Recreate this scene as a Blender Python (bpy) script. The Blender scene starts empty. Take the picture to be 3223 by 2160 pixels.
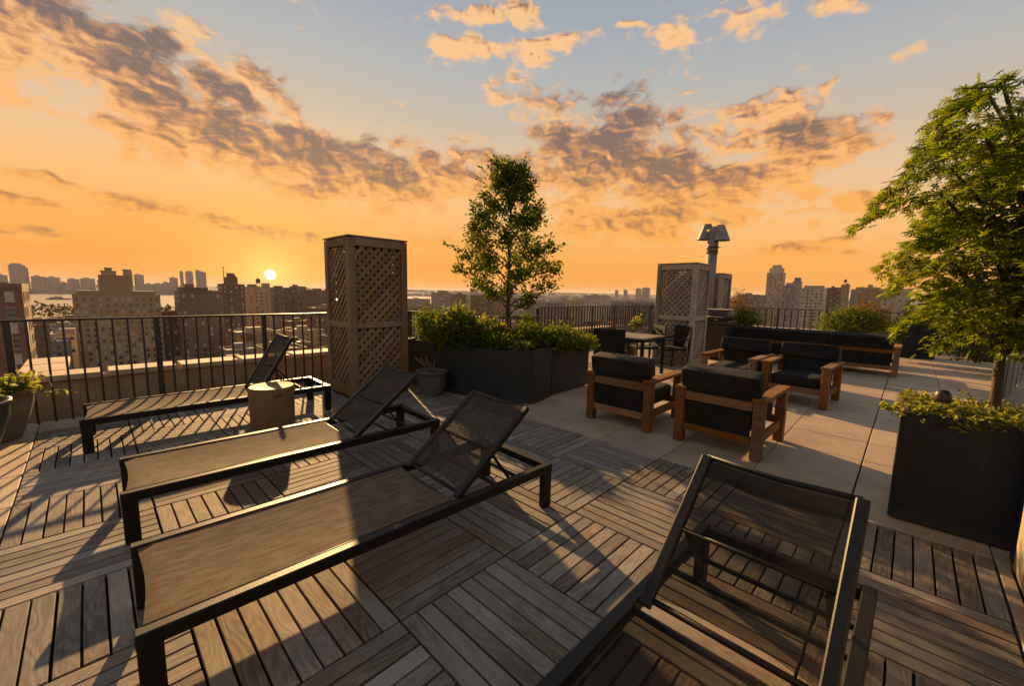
import bpy, math, random
import numpy as np
from mathutils import Vector, Matrix

random.seed(7)
rng = np.random.default_rng(7)
sc = bpy.context.scene
COL = sc.collection
rad = math.radians

# ------------------------------------------------------------------ camera
cam_d = bpy.data.cameras.new('camera')
cam_d.sensor_width = 36.0
cam_d.lens = 1288.53 / 3223 * 36.0
cam_d.clip_start = 0.05
cam_d.clip_end = 30000
cam = bpy.data.objects.new('camera', cam_d)
COL.objects.link(cam)
fw = Vector((-0.69016283, 0.71312349, -0.12300469))
rt = Vector((0.71690028, 0.69694063, 0.01810349))
up = Vector((-0.09863699, 0.07568774, 0.99224095))
mw = Matrix.Identity(4)
for i in range(3):
    mw[i][0] = rt[i]; mw[i][1] = up[i]; mw[i][2] = -fw[i]
mw[0][3], mw[1][3], mw[2][3] = 1.38524, -1.40778, 1.35791
cam.matrix_world = mw
sc.camera = cam

# ------------------------------------------------------------------ exposure
sc.view_settings.view_transform = 'Standard'
sc.view_settings.look = 'None'
sc.view_settings.exposure = 2.0
sc.view_settings.gamma = 1.0
sc.view_settings.use_curve_mapping = False
sc.cycles.max_bounces = 8
sc.cycles.transparent_max_bounces = 12
sc.cycles.volume_bounces = 0
sc.cycles.sample_clamp_indirect = 4.0
sc.cycles.use_denoising = True

# ------------------------------------------------------------------ sun lamp
SUN_AZ, SUN_EL = 159.5, 20.0
sun_d = bpy.data.lights.new('sun', 'SUN')
sun_d.energy = 2.45
sun_d.angle = rad(0.6)
sun_d.color = (1.0, 0.61, 0.25)
sun = bpy.data.objects.new('sun', sun_d)
COL.objects.link(sun)
sd = Vector((math.cos(rad(SUN_EL)) * math.cos(rad(SUN_AZ)), math.cos(rad(SUN_EL)) * math.sin(rad(SUN_AZ)), math.sin(rad(SUN_EL))))
sun.rotation_euler = sd.to_track_quat('Z', 'Y').to_euler()
sun.location = (-30, 10, 20)

# ------------------------------------------------------------------ node helper
class NG:
    def __init__(self, tree):
        self.t = tree; self.n = tree.nodes; self.l = tree.links
    def new(self, typ, **kw):
        nd = self.n.new(typ)
        for k, v in kw.items(): setattr(nd, k, v)
        return nd
    def put(self, sock, v):
        if v is None: return
        if isinstance(v, bpy.types.NodeSocket): self.l.new(v, sock)
        else:
            try: sock.default_value = v
            except Exception:
                sock.default_value = tuple(v) + (1.0,)
    def m(self, op, a, b=None, c=None, clamp=False):
        nd = self.new('ShaderNodeMath', operation=op); nd.use_clamp = clamp
        for s, v in zip(nd.inputs, (a, b, c)): self.put(s, v)
        return nd.outputs[0]
    def vm(self, op, a, b=None, out=0):
        nd = self.new('ShaderNodeVectorMath', operation=op)
        self.put(nd.inputs[0], a); self.put(nd.inputs[1], b)
        return nd.outputs['Value'] if out else nd.outputs[0]
    def comb(self, x, y, z=0.0):
        nd = self.new('ShaderNodeCombineXYZ')
        for s, v in zip(nd.inputs, (x, y, z)): self.put(s, v)
        return nd.outputs[0]
    def sep(self, v):
        nd = self.new('ShaderNodeSeparateXYZ'); self.put(nd.inputs[0], v); return nd.outputs
    def noise(self, vec, scale, detail=4, rough=.55, out='Fac', dist=0.0):
        nd = self.new('ShaderNodeTexNoise'); self.put(nd.inputs['Vector'], vec)
        nd.inputs['Scale'].default_value = scale; nd.inputs['Detail'].default_value = detail
        nd.inputs['Roughness'].default_value = rough; nd.inputs['Distortion'].default_value = dist
        return nd.outputs[out]
    def ramp(self, fac, stops, interp='LINEAR'):
        nd = self.new('ShaderNodeValToRGB'); cr = nd.color_ramp; cr.interpolation = interp
        while len(cr.elements) < len(stops): cr.elements.new(0.5)
        for e, (p, c) in zip(cr.elements, stops):
            e.position = p; e.color = tuple(c) + (1.0,) if len(c) == 3 else c
        self.put(nd.inputs[0], fac)
        return nd.outputs[0]
    def mix(self, fac, a, b, mode='MIX'):
        nd = self.new('ShaderNodeMix', data_type='RGBA', blend_type=mode)
        self.put(nd.inputs[0], fac)
        for s, v in ((nd.inputs[6], a), (nd.inputs[7], b)):
            if isinstance(v, (tuple, list)) and len(v) == 3: v = tuple(v) + (1.0,)
            self.put(s, v)
        return nd.outputs[2]
    def smooth(self, v, a, b, lo=0.0, hi=1.0):
        nd = self.new('ShaderNodeMapRange', interpolation_type='SMOOTHSTEP')
        for s, x in zip(nd.inputs[:5], (v, a, b, lo, hi)): self.put(s, x)
        return nd.outputs[0]

# ------------------------------------------------------------------ world: evening sky
world = bpy.data.worlds.new('World'); sc.world = world; world.use_nodes = True
wt = world.node_tree; wt.nodes.clear(); g = NG(wt)
tc = g.new('ShaderNodeTexCoord')
D = g.vm('NORMALIZE', tc.outputs['Generated'])
dx, dy, dz = g.sep(D)
DEG = 57.29578
AZ0 = 134.06
# azimuth measured from the heading of the terrace view, positive to the right; elevation, both in degrees
cA, sA = math.cos(rad(AZ0)), math.sin(rad(AZ0))
fwd = g.m('ADD', g.m('MULTIPLY', dx, cA), g.m('MULTIPLY', dy, sA))
rgt = g.m('ADD', g.m('MULTIPLY', dx, sA), g.m('MULTIPLY', dy, -cA))
u = g.m('MULTIPLY', g.m('ARCTAN2', rgt, fwd), DEG)
v = g.m('MULTIPLY', g.m('ARCSINE', dz), DEG)
SUN_U, SUN_V = -30.4, 1.55
sdir = (math.cos(rad(SUN_V)) * math.cos(rad(AZ0 - SUN_U)), math.cos(rad(SUN_V)) * math.sin(rad(AZ0 - SUN_U)), math.sin(rad(SUN_V)))
ang = g.m('MULTIPLY', g.m('ARCCOSINE', g.vm('DOT_PRODUCT', D, sdir, out=1)), DEG)
vv = g.m('ADD', v, g.m('MULTIPLY', ang, 0.055))
sky = g.ramp(g.m('DIVIDE', vv, 60.0, clamp=True), [
    (0.00, (.93, .315, .032)), (0.06, (.95, .340, .040)), (0.12, (.97, .42, .08)), (0.20, (.96, .53, .20)),
    (0.29, (.80, .55, .33)), (0.37, (.60, .50, .38)), (0.46, (.46, .465, .455)), (0.56, (.36, .40, .455)),
    (0.72, (.29, .35, .45)), (1.0, (.22, .29, .40))])
# dimmer, cooler evening sky away from the sun
back = g.smooth(ang, 70, 140)
sky = g.mix(back, sky, g.mix(g.smooth(v, 0, 45), (.52, .41, .33), (.36, .37, .40)))
# golden glow round the sun
halo = g.m('POWER', 2.71828, g.m('DIVIDE', ang, -7.0))
halo2 = g.m('POWER', 2.71828, g.m('DIVIDE', ang, -2.8))
sky = g.mix(g.m('MULTIPLY', halo, 0.75), sky, (1.0, .50, .045))
# clouds: soft banks placed by azimuth and elevation, broken up by noise on the cloud layer
CL = [(-45.53, 21.67, 0.1748, -0.0731, -0.073, -0.3602, 1, 0.9), (-40.4, 19.28, 0.1182, -0.0601, -0.1125, -0.2797, 1, 1), (-33.33, 16.68, 0.1088, -0.0587, -0.1245, -0.2792, 1, 1), (-26.01, 15.02, 0.1149, -0.044, -0.0792, -0.3238, 1, 1), (-17.75, 14.03, 0.1359, -0.0475, -0.0854, -0.3675, 1, 1), (-8.0, 15.51, 0.1399, -0.0377, -0.0823, -0.4394, 0.9, 0.9), (-41.08, 14.59, 0.1944, -0.0822, -0.2425, -0.6935, 0.9, 0.5), (-47.78, 22.32, 0.3666, -0.0829, 0.122, -0.6438, 0.9, 0.7), (-49.59, 18.28, 0.5278, -0.4873, -0.3602, -0.1442, 0.7, 0), (-44.92, 19.28, 0.208, -0.101, -0.3218, -0.8058, 0.7, 0.2), (11.1, 16.94, 0.0988, 0.014, 0.0034, -0.227, 1, 1), (18.35, 14.06, 0.1189, 0.0158, -0.0039, -0.353, 1, 1), (0.18, 15.26, 0.1402, -0.0244, -0.0646, -0.4111, 0.9, 0.8), (26.42, 12.71, 0.1878, 0.0455, 0.0339, -0.399, 1, 0.7), (31.27, 13.39, 0.2075, 0.0671, 0.0757, -0.4579, 1, 0.5), (34.27, 16.26, 0.2202, 0.0378, -0.0341, -0.4215, 1, 0.8), (27.89, 17.2, 0.2351, 0.0397, -0.0438, -0.7871, 0.8, 0.5), (31.02, 20.87, 0.4195, 0.0756, -0.1068, -1.0136, 0.8, 0.4), (27.12, 20.99, 0.248, -0.016, -0.318, -1.0735, 0.6, 0.9), (18.62, 9.64, 0.0968, 0.0141, 0.0192, -0.5451, 0.9, 0.7), (13.19, 8.59, 0.1232, 0.0059, -0.0245, -0.9005, 0.8, 0.6), (39.28, 10.21, 0.4267, 0.0771, 0.0048, -1.0418, 0.8, 0.2), (-48.44, 9.35, 0.2834, -0.0639, -0.2101, -2.0039, 0.8, 0.6), (-49.14, 7.01, 0.2864, -0.0638, -0.3601, -2.3376, 0.8, 0.5), (-40.91, 7.75, 0.1827, -0.0447, -0.2278, -1.3934, 0.9, 0.6), (-32.67, 6.46, 0.1284, -0.0261, -0.1395, -1.1798, 0.9, 0.5), (-49.86, 4.3, 0.2915, -0.0377, 0.0235, -2.9296, 0.7, 0.5), (-29.32, 2.89, 0.2332, -0.0177, 0.0244, -3.2158, 0.6, 0.1), (-4.09, 28.68, 0.1461, -0.0263, -0.055, -0.6697, 0.9, 0), (3.24, 29.44, 0.1957, 0.0756, 0.1768, -1.217, 0.85, 0.1), (-5.25, 32.08, 0.1988, -0.0239, -0.0293, -1.2193, 0.8, 0), (0.34, 32.18, 0.3353, -0.1737, -0.2426, -1.0121, 0.8, 0), (20.29, 29.53, 0.2832, 0.0429, -0.1343, -1.1201, 0.8, 0), (15.66, 30.86, 0.5597, 0.0415, -0.2675, -2.2708, 0.7, 0), (26.77, 29.48, 0.3055, 0.1543, 0.0599, -0.7692, 0.7, 0.1), (35.31, 27.78, 0.6311, 0.0727, -0.3065, -1.0822, 0.7, 0.1), (-10.32, 6.52, 0.1543, -0.0061, -0.0032, -1.4593, 0.7, 0.3), (21.79, 8.98, 0.1383, 0.0091, -0.1116, -2.1163, 0.6, 0.4), (35.28, 5.11, 0.181, 0.0238, 0.0333, -1.8945, 0.7, 0.5), (38.25, 6.03, 0.356, 0.0629, 0.1653, -2.4041, 0.7, 0.5), (34.5, 9.38, 0.3716, 0.0773, 0.1484, -2.116, 0.7, 0.2), (6.33, 22.63, 0.1167, -0.0208, -0.1868, -0.9658, 0.55, 0.9), (-28.45, 21.2, 0.1299, -0.0981, -0.5247, -0.9077, 0.6, 0.8), (-6.27, 17.63, 0.2048, -0.0824, -0.2608, -0.9266, 0.6, 0.5), (36.38, 21.39, 0.5769, 0.571, 1.4348, -1.2596, 0.5, 0.5), (20.8, 23.13, 0.5166, 0.1008, -0.1106, -2.9008, 0.5, 0.2), (4.01, 4.13, 0.1213, 0.0033, 0.026, -3.3978, 0.5, 0.3), (-40.57, 2.65, 0.4656, -0.0562, -0.1254, -4.4089, 0.5, 0.4)]
zc = g.m('ADD', g.m('MAXIMUM', dz, 0.0), 0.22)
lay = g.comb(g.m('DIVIDE', dx, zc), g.m('DIVIDE', dy, zc), 0.0)
n_w = g.noise(lay, 3.2, 3, .55, 'Color')
wob = g.vm('SUBTRACT', n_w, (.5, .5, .5))
w3 = g.sep(wob)
vsc = g.m('ADD', 1.3, g.m('MULTIPLY', g.m('MAXIMUM', v, 0.0), 0.14))
UV = g.comb(g.m('ADD', u, g.m('MULTIPLY', w3[0], 9.0)), g.m('ADD', v, g.m('MULTIPLY', w3[1], vsc)), 0.0)
F = None; LO = None; DK = None
for (cu, cv, a, b, c_, d_, w, dk) in CL:
    if dk > .3: c_ *= .74; d_ *= .74
    rel = g.vm('SUBTRACT', UV, (cu, cv, 0))
    lx = g.vm('DOT_PRODUCT', rel, (a, b, 0), out=1)
    ly = g.vm('DOT_PRODUCT', rel, (c_, d_, 0), out=1)
    ln = g.vm('LENGTH', g.comb(lx, ly, 0), out=1)
    f = g.m('MULTIPLY', g.m('SUBTRACT', 1.60, ln), w)
    lo = g.m('ADD', f, g.m('MULTIPLY', ly, 0.36))
    F = f if F is None else g.m('MAXIMUM', F, f)
    LO = lo if LO is None else g.m('MAXIMUM', LO, lo)
    if dk > .35:
        q = g.m('MULTIPLY', f, dk)
        DK = q if DK is None else g.m('MAXIMUM', DK, q)
cp_ = g.comb(g.m('MULTIPLY', u, .10), g.m('MULTIPLY', v, .17), g.m('MULTIPLY', back, 3.0))
fb = g.noise(cp_, 1.7, 3, .5, dist=.25)
fb2 = g.noise(cp_, 4.6, 5, .52, dist=.6)
fb3 = g.noise(cp_, 15.0, 6, .60, dist=.5)
cpS = g.vm('ADD', cp_, (-.045, -.055, 0))
fb2s = g.noise(cpS, 4.6, 5, .52, dist=.6)
fb3s = g.noise(g.vm('ADD', cp_, (-.016, -.022, 0)), 15.0, 5, .58, dist=.5)
F0 = F
F = g.m('MAXIMUM', F, -0.25)
dens = g.m('ADD', F, g.m('MULTIPLY', g.m('SUBTRACT', fb, .5), 2.8))
dens = g.m('ADD', dens, g.m('MULTIPLY', g.m('SUBTRACT', fb2, .5), 2.0))
dens = g.m('ADD', dens, g.m('MULTIPLY', g.m('SUBTRACT', fb3, .5), 0.6))
alpha = g.m('MULTIPLY', g.m('MULTIPLY', g.smooth(dens, 0.12, 0.85), 0.97), g.smooth(v, 0.2, 2.5))
low = g.m('SUBTRACT', LO, F0)
DKn = g.m('DIVIDE', g.m('MAXIMUM', DK, 0.0), g.m('MAXIMUM', F0, 0.25), clamp=True)
rel_ = g.m('ADD', g.m('MULTIPLY', g.m('SUBTRACT', fb2s, fb2), 2.4), g.m('MULTIPLY', g.m('SUBTRACT', fb3s, fb3), .55))
thick = g.smooth(dens, 0.1, 2.0)
core = g.m('MULTIPLY', DKn, g.m('ADD', .30, g.m('MULTIPLY', thick, .72)))
core = g.m('ADD', core, g.m('MULTIPLY', low, -1.15))
core = g.m('ADD', core, rel_, clamp=True)
warm = g.smooth(v, 3.0, 30.0)
lit = g.mix(warm, (.98, .42, .07), (.95, .56, .26))
mid = g.mix(warm, (.80, .32, .06), (.62, .325, .16))
dark = g.mix(g.smooth(v, 4, 24), (.37, .18, .075), (.19, .142, .125))
ccol = g.mix(g.smooth(core, 0.05, .62), lit, mid)
ccol = g.mix(g.smooth(core, .35, 1.05), ccol, dark)
sky = g.mix(alpha, sky, ccol)
sky = g.mix(g.m('MULTIPLY', halo2, 1.0), sky, (1.3, .85, .18))
disc = g.smooth(ang, 0.66, 0.30)
sky = g.mix(disc, sky, (9.0, 7.5, 4.5))
nsk = g.new('ShaderNodeTexSky', sky_type='NISHITA'); nsk.sun_disc = False
nsk.sun_elevation = rad(SUN_EL); nsk.sun_rotation = rad(90 - SUN_AZ)
bg = g.new('ShaderNodeBackground'); bg.inputs[1].default_value = 0.25
bg2 = g.new('ShaderNodeBackground'); bg2.inputs[1].default_value = 0.0004
g.l.new(sky, bg.inputs[0]); g.l.new(nsk.outputs[0], bg2.inputs[0])
ad = g.new('ShaderNodeAddShader'); g.l.new(bg.outputs[0], ad.inputs[0]); g.l.new(bg2.outputs[0], ad.inputs[1])
wo = g.new('ShaderNodeOutputWorld'); g.l.new(ad.outputs[0], wo.inputs[0])
world.cycles.sampling_method = 'MANUAL'; world.cycles.sample_map_resolution = 1024

# ------------------------------------------------------------------ materials
MATS = {}
def mat(name, col, rough=.7, metal=0.0, spec=.5, noise=None, bump=None, build=None):
    m = bpy.data.materials.new(name); m.use_nodes = True
    q = NG(m.node_tree); b = m.node_tree.nodes['Principled BSDF']
    b.inputs['Roughness'].default_value = rough; b.inputs['Metallic'].default_value = metal
    b.inputs['Specular IOR Level'].default_value = spec
    b.inputs['Base Color'].default_value = tuple(col) + (1,)
    tcn = q.new('ShaderNodeTexCoord'); co = tcn.outputs['Object']
    if noise:
        sc_, amt = noise[0], noise[1]
        st = noise[2] if len(noise) > 2 else (1, 1, 1)
        cv = q.vm('MULTIPLY', co, st)
        n = q.noise(cv, sc_, 5, .6)
        dk = tuple(c * (1 - amt) for c in col); lt = tuple(min(1, c * (1 + amt)) for c in col)
        c = q.ramp(n, [(.3, dk), (.7, lt)]); m.node_tree.links.new(c, b.inputs['Base Color'])
    if bump:
        cv = q.vm('MULTIPLY', co, bump[2] if len(bump) > 2 else (1, 1, 1))
        bn = q.new('ShaderNodeBump'); bn.inputs['Strength'].default_value = bump[1]; bn.inputs['Distance'].default_value = .01
        q.put(bn.inputs['Height'], q.noise(cv, bump[0], 4, .6)); m.node_tree.links.new(bn.outputs[0], b.inputs['Normal'])
    if build: build(q, b, co)
    MATS[name] = m
    return m

def wood_build(dark, light, grey, gs=1.0, knots=True):
    def f(q, b, co):
        oi = q.new('ShaderNodeObjectInfo'); ge = q.new('ShaderNodeNewGeometry')
        r = q.m('FRACT', q.m('ADD', oi.outputs['Random'], q.m('MULTIPLY', ge.outputs['Random Per Island'], 7.31)))
        off = q.comb(q.m('MULTIPLY', r, 37.0), q.m('MULTIPLY', r, 91.0), q.m('MULTIPLY', r, 53.0))
        p = q.vm('ADD', co, off)
        ps = q.vm('MULTIPLY', p, (1.6 * gs, 16.0 * gs, 16.0 * gs))
        n1 = q.noise(ps, 2.2, 6, .62, dist=1.2)
        rg = q.noise(q.vm('MULTIPLY', p, (2.2 * gs, 9.0 * gs, 9.0 * gs)), 1.0, 2, .5)
        rings = q.m('MULTIPLY', q.m('ADD', q.m('SINE', q.m('MULTIPLY', rg, 62.0)), 1.0), .5)
        fine = q.noise(q.vm('MULTIPLY', p, (6 * gs, 150 * gs, 150 * gs)), 1.0, 3, .6)
        big = q.noise(p, 1.3, 3, .5)
        c = q.mix(n1, dark, light)
        c = q.mix(q.m('MULTIPLY', rings, .50), c, tuple(x * .5 for x in dark))
        c = q.mix(q.m('MULTIPLY', q.smooth(fine, .45, .72), .6), c, tuple(x * .45 for x in dark))
        c = q.mix(q.m('MULTIPLY', q.smooth(big, .35, .7), .6), c, grey)
        hs = q.new('ShaderNodeHueSaturation'); q.put(hs.inputs['Color'], c)
        q.put(hs.inputs['Value'], q.m('ADD', .72, q.m('MULTIPLY', r, .56)))
        q.put(hs.inputs['Saturation'], q.m('ADD', .8, q.m('MULTIPLY', q.m('FRACT', q.m('MULTIPLY', r, 9.7)), .45)))
        q.l.new(hs.outputs[0], b.inputs['Base Color'])
        h = q.m('ADD', q.m('MULTIPLY', n1, .5), q.m('MULTIPLY', fine, .5))
        h = q.m('SUBTRACT', h, q.m('MULTIPLY', rings, .35))
        bn = q.new('ShaderNodeBump'); bn.inputs['Strength'].default_value = .55; bn.inputs['Distance'].default_value = .003
        q.put(bn.inputs['Height'], h); q.l.new(bn.outputs[0], b.inputs['Normal'])
        q.put(b.inputs['Roughness'], q.m('ADD', .66, q.m('MULTIPLY', n1, .2))); b.inputs['Specular IOR Level'].default_value = .28
    return f
mat('deck_wood', (.2, .15, .1), .62, build=wood_build((.115, .088, .063), (.275, .222, .168), (.26, .232, .195)))
mat('lattice_wood', (.2, .15, .1), .75, build=wood_build((.15, .095, .048), (.30, .195, .105), (.27, .195, .12), 1.0))
mat('lattice_wood_grey', (.2, .17, .14), .75, build=wood_build((.20, .158, .118), (.37, .30, .235), (.36, .305, .25), 1.0))
mat('teak', (.3, .15, .06), .5, build=wood_build((.13, .058, .021), (.27, .128, .050), (.22, .12, .058), 1.0))
def stone_build(q, b, co):
    oi = q.new('ShaderNodeObjectInfo')
    off = q.comb(q.m('MULTIPLY', oi.outputs['Random'], 57.0), q.m('MULTIPLY', oi.outputs['Random'], 31.0), 0)
    p = q.vm('ADD', co, off)
    n = q.noise(p, 4.0, 7, .65); sp = q.noise(p, 90, 4, .7); st = q.noise(p, 1.4, 4, .6)
    ln = q.noise(q.vm('MULTIPLY', p, (2.0, 34.0, 1.0)), 1.0, 3, .6)
    c = q.mix(n, (.31, .225, .14), (.44, .33, .21))
    c = q.mix(q.m('MULTIPLY', q.smooth(sp, .50, .66), .55), c, (.15, .105, .07))
    c = q.mix(q.m('MULTIPLY', q.smooth(st, .46, .66), .6), c, (.23, .17, .115))
    c = q.mix(q.m('MULTIPLY', q.smooth(ln, .55, .8), .25), c, (.20, .15, .11))
    hs = q.new('ShaderNodeHueSaturation'); q.put(hs.inputs['Color'], c)
    q.put(hs.inputs['Value'], q.m('ADD', .88, q.m('MULTIPLY', oi.outputs['Random'], .24)))
    q.l.new(hs.outputs[0], b.inputs['Base Color'])
    bn = q.new('ShaderNodeBump'); bn.inputs['Strength'].default_value = .5; bn.inputs['Distance'].default_value = .002
    q.put(bn.inputs['Height'], q.m('ADD', sp, n)); q.l.new(bn.outputs[0], b.inputs['Normal'])
mat('paver', (.36, .28, .2), .68, build=stone_build)
mat('coping', (.46, .33, .21), .8, noise=(6, .22), bump=(40, .4))
mat('parapet', (.34, .23, .13), .85, noise=(5, .25), bump=(30, .4))
mat('under', (.05, .04, .035), .9, noise=(3, .4))
mat('membrane', (.10, .085, .07), .9, noise=(3, .35))
mat('frame_metal', (.008, .0075, .007), .44, 0.0, .24, noise=(30, .25), bump=(180, .08))
mat('rail_metal', (.020, .017, .015), .42, 0.0, .5, noise=(20, .3), bump=(120, .15))
mat('galv', (.19, .18, .17), .62, .3, .5, noise=(9, .25), bump=(25, .15))
mat('duct', (.10, .085, .07), .6, .3, noise=(5, .3))
mat('slate', (.014, .017, .018), .6, 0.0, .3, noise=(2.5, .35), bump=(60, .12))
mat('slate_blue', (.008, .012, .018), .6, 0.0, .3, noise=(2.0, .3), bump=(60, .1))
mat('pot_grey', (.085, .082, .075), .6, noise=(5, .3), bump=(50, .2))
mat('pot_dark', (.035, .037, .035), .5, noise=(4, .3), bump=(50, .15))
mat('pot_beige', (.16, .13, .095), .7, noise=(5, .3), bump=(50, .2))
mat('soil', (.03, .02, .013), .95, noise=(30, .5), bump=(60, 1.0))
mat('cushion', (.0085, .009, .009), .85, 0, .3, noise=(7, .35), bump=(9, 1.0, (1, 2.2, 1)))
mat('cushion_faded', (.014, .0125, .0105), .85, 0, .3, noise=(6, .45), bump=(8, 1.0, (1, 2.2, 1)))
mat('drum', (.15, .088, .034), .65, noise=(5, .15), bump=(35, .1))
mat('wall_beige', (.34, .28, .19), .85, noise=(3, .12), bump=(70, .35))
mat('table_top', (.20, .15, .11), .45, noise=(8, .3, (1, 12, 1)))
mat('steel', (.35, .34, .33), .3, .9, noise=(10, .2))
mat('grill_black', (.03, .025, .022), .4, .2, noise=(8, .3))
mat('bark', (.20, .135, .085), .85, noise=(14, .4, (1, 1, .25)), bump=(40, .9, (1, 1, .25)))
mat('bark_dark', (.075, .048, .030), .85, noise=(14, .4, (1, 1, .25)), bump=(40, .8, (1, 1, .25)))
mat('grey_panel', (.16, .17, .165), .6, noise=(3, .15))
mat('glass_clear', (.8, .85, .85), .05, 0, .5)
MATS['glass_clear'].node_tree.nodes['Principled BSDF'].inputs['Transmission Weight'].default_value = .9

def sling_mat(name, col, trans, warp=1.0):
    m = bpy.data.materials.new(name); m.use_nodes = True; q = NG(m.node_tree); n = m.node_tree.nodes
    b = n['Principled BSDF']; b.inputs['Roughness'].default_value = .85; b.inputs['Specular IOR Level'].default_value = .15
    co = q.new('ShaderNodeTexCoord').outputs['Object']
    v1 = q.noise(q.vm('MULTIPLY', co, (9, 2.0, 2.0)), 5, 5, .65); v2 = q.noise(co, 130, 2, .6); v3 = q.noise(q.vm('MULTIPLY', co, (30, 300, 1)), 1, 2, .6)
    c = q.mix(q.smooth(v1, .3, .7), tuple(x * .62 for x in col), tuple(x * 1.3 for x in col))
    c = q.mix(q.m('MULTIPLY', q.smooth(v2, .45, .7), .3), c, tuple(x * .55 for x in col))
    c = q.mix(q.m('MULTIPLY', q.smooth(v3, .4, .7), .25), c, tuple(x * .6 for x in col))
    q.l.new(c, b.inputs['Base Color'])
    tl = q.new('ShaderNodeBsdfTranslucent'); q.l.new(c, tl.inputs[0])
    tr = q.new('ShaderNodeBsdfTransparent'); tr.inputs[0].default_value = (.9, .86, .8, 1)
    m1 = q.new('ShaderNodeMixShader'); m1.inputs[0].default_value = .22
    q.l.new(b.outputs[0], m1.inputs[1]); q.l.new(tl.outputs[0], m1.inputs[2])
    # open weave: the threads close up when seen along the cloth
    lw = q.new('ShaderNodeLayerWeight'); lw.inputs[0].default_value = .5
    f = q.m('MULTIPLY', q.m('POWER', q.m('SUBTRACT', 1.0, lw.outputs['Facing']), 1.3), trans)
    m2 = q.new('ShaderNodeMixShader'); q.l.new(f, m2.inputs[0]); q.l.new(m1.outputs[0], m2.inputs[1]); q.l.new(tr.outputs[0], m2.inputs[2])
    q.l.new(m2.outputs[0], n['Material Output'].inputs[0]); MATS[name] = m
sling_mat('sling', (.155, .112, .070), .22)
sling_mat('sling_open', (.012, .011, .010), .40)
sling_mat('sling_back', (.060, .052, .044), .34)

def leaf_mat(name, c1, c2, trans=.5, gloss=.35, tint=1.0):
    m = bpy.data.materials.new(name); m.use_nodes = True; q = NG(m.node_tree); n = m.node_tree.nodes
    b = n['Principled BSDF']; b.inputs['Roughness'].default_value = .55; b.inputs['Specular IOR Level'].default_value = .15
    ge = q.new('ShaderNodeNewGeometry'); r = ge.outputs['Random Per Island']
    co = q.new('ShaderNodeTexCoord').outputs['Object']; n1 = q.noise(co, 3.0, 3, .6)
    c = q.mix(q.m('MULTIPLY', q.m('ADD', r, n1), .5), c1, c2)
    hs = q.new('ShaderNodeHueSaturation'); q.put(hs.inputs['Color'], c)
    q.put(hs.inputs['Value'], q.m('ADD', .6, q.m('MULTIPLY', q.m('FRACT', q.m('MULTIPLY', r, 17.0)), .8)))
    q.l.new(hs.outputs[0], b.inputs['Base Color'])
    tl = q.new('ShaderNodeBsdfTranslucent')
    cc = q.mix(1.0, hs.outputs[0], (2.6, 2.3, .9), 'MULTIPLY'); q.l.new(cc, tl.inputs[0])
    ms = q.new('ShaderNodeMixShader'); ms.inputs[0].default_value = trans
    q.l.new(b.outputs[0], ms.inputs[1]); q.l.new(tl.outputs[0], ms.inputs[2])
    q.l.new(ms.outputs[0], n['Material Output'].inputs[0]); MATS[name] = m
leaf_mat('maple_leaf', (.045, .085, .006), (.14, .165, .016), .55)
leaf_mat('pear_leaf', (.030, .055, .005), (.070, .088, .009), .48)
leaf_mat('fern_leaf', (.05, .082, .009), (.13, .138, .020), .52)
leaf_mat('bush_leaf', (.038, .075, .007), (.10, .118, .012), .48)
leaf_mat('yellow_leaf', (.08, .11, .015), (.20, .20, .06), .5)
leaf_mat('red_leaf', (.075, .055, .018), (.16, .09, .04), .4)
leaf_mat('dark_leaf', (.020, .040, .010), (.05, .06, .014), .35)
leaf_mat('city_leaf', (.020, .035, .010), (.05, .06, .018), .25)

def slate_build(base):
    def f(q, b, co):
        n = q.noise(co, 3.0, 5, .6); st = q.noise(q.vm('MULTIPLY', co, (14, 14, .8)), 1.0, 5, .65); sp = q.noise(co, 60, 3, .6)
        sx, sy, sz = q.sep(co)
        c = q.mix(n, tuple(x * .8 for x in base), tuple(x * 1.3 for x in base))
        c = q.mix(q.m('MULTIPLY', q.smooth(st, .55, .78), .35), c, (.055, .052, .046))
        c = q.mix(q.m('MULTIPLY', q.smooth(sp, .62, .75), .25), c, (.07, .065, .055))
        dust = q.m('MULTIPLY', q.smooth(q.m('ADD', sz, q.m('MULTIPLY', n, .1)), .16, .0), .5)
        c = q.mix(dust, c, (.07, .06, .048)); q.l.new(c, b.inputs['Base Color'])
    return f
mat('slate', (.02, .02, .02), .58, spec=.3, build=slate_build((.016, .019, .020)))
mat('slate_blue', (.01, .01, .02), .58, spec=.3, build=slate_build((.009, .013, .019)))
mat('screw', (.03, .028, .025), .5, .5)
mat('piping', (.004, .004, .004), .6)

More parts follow.
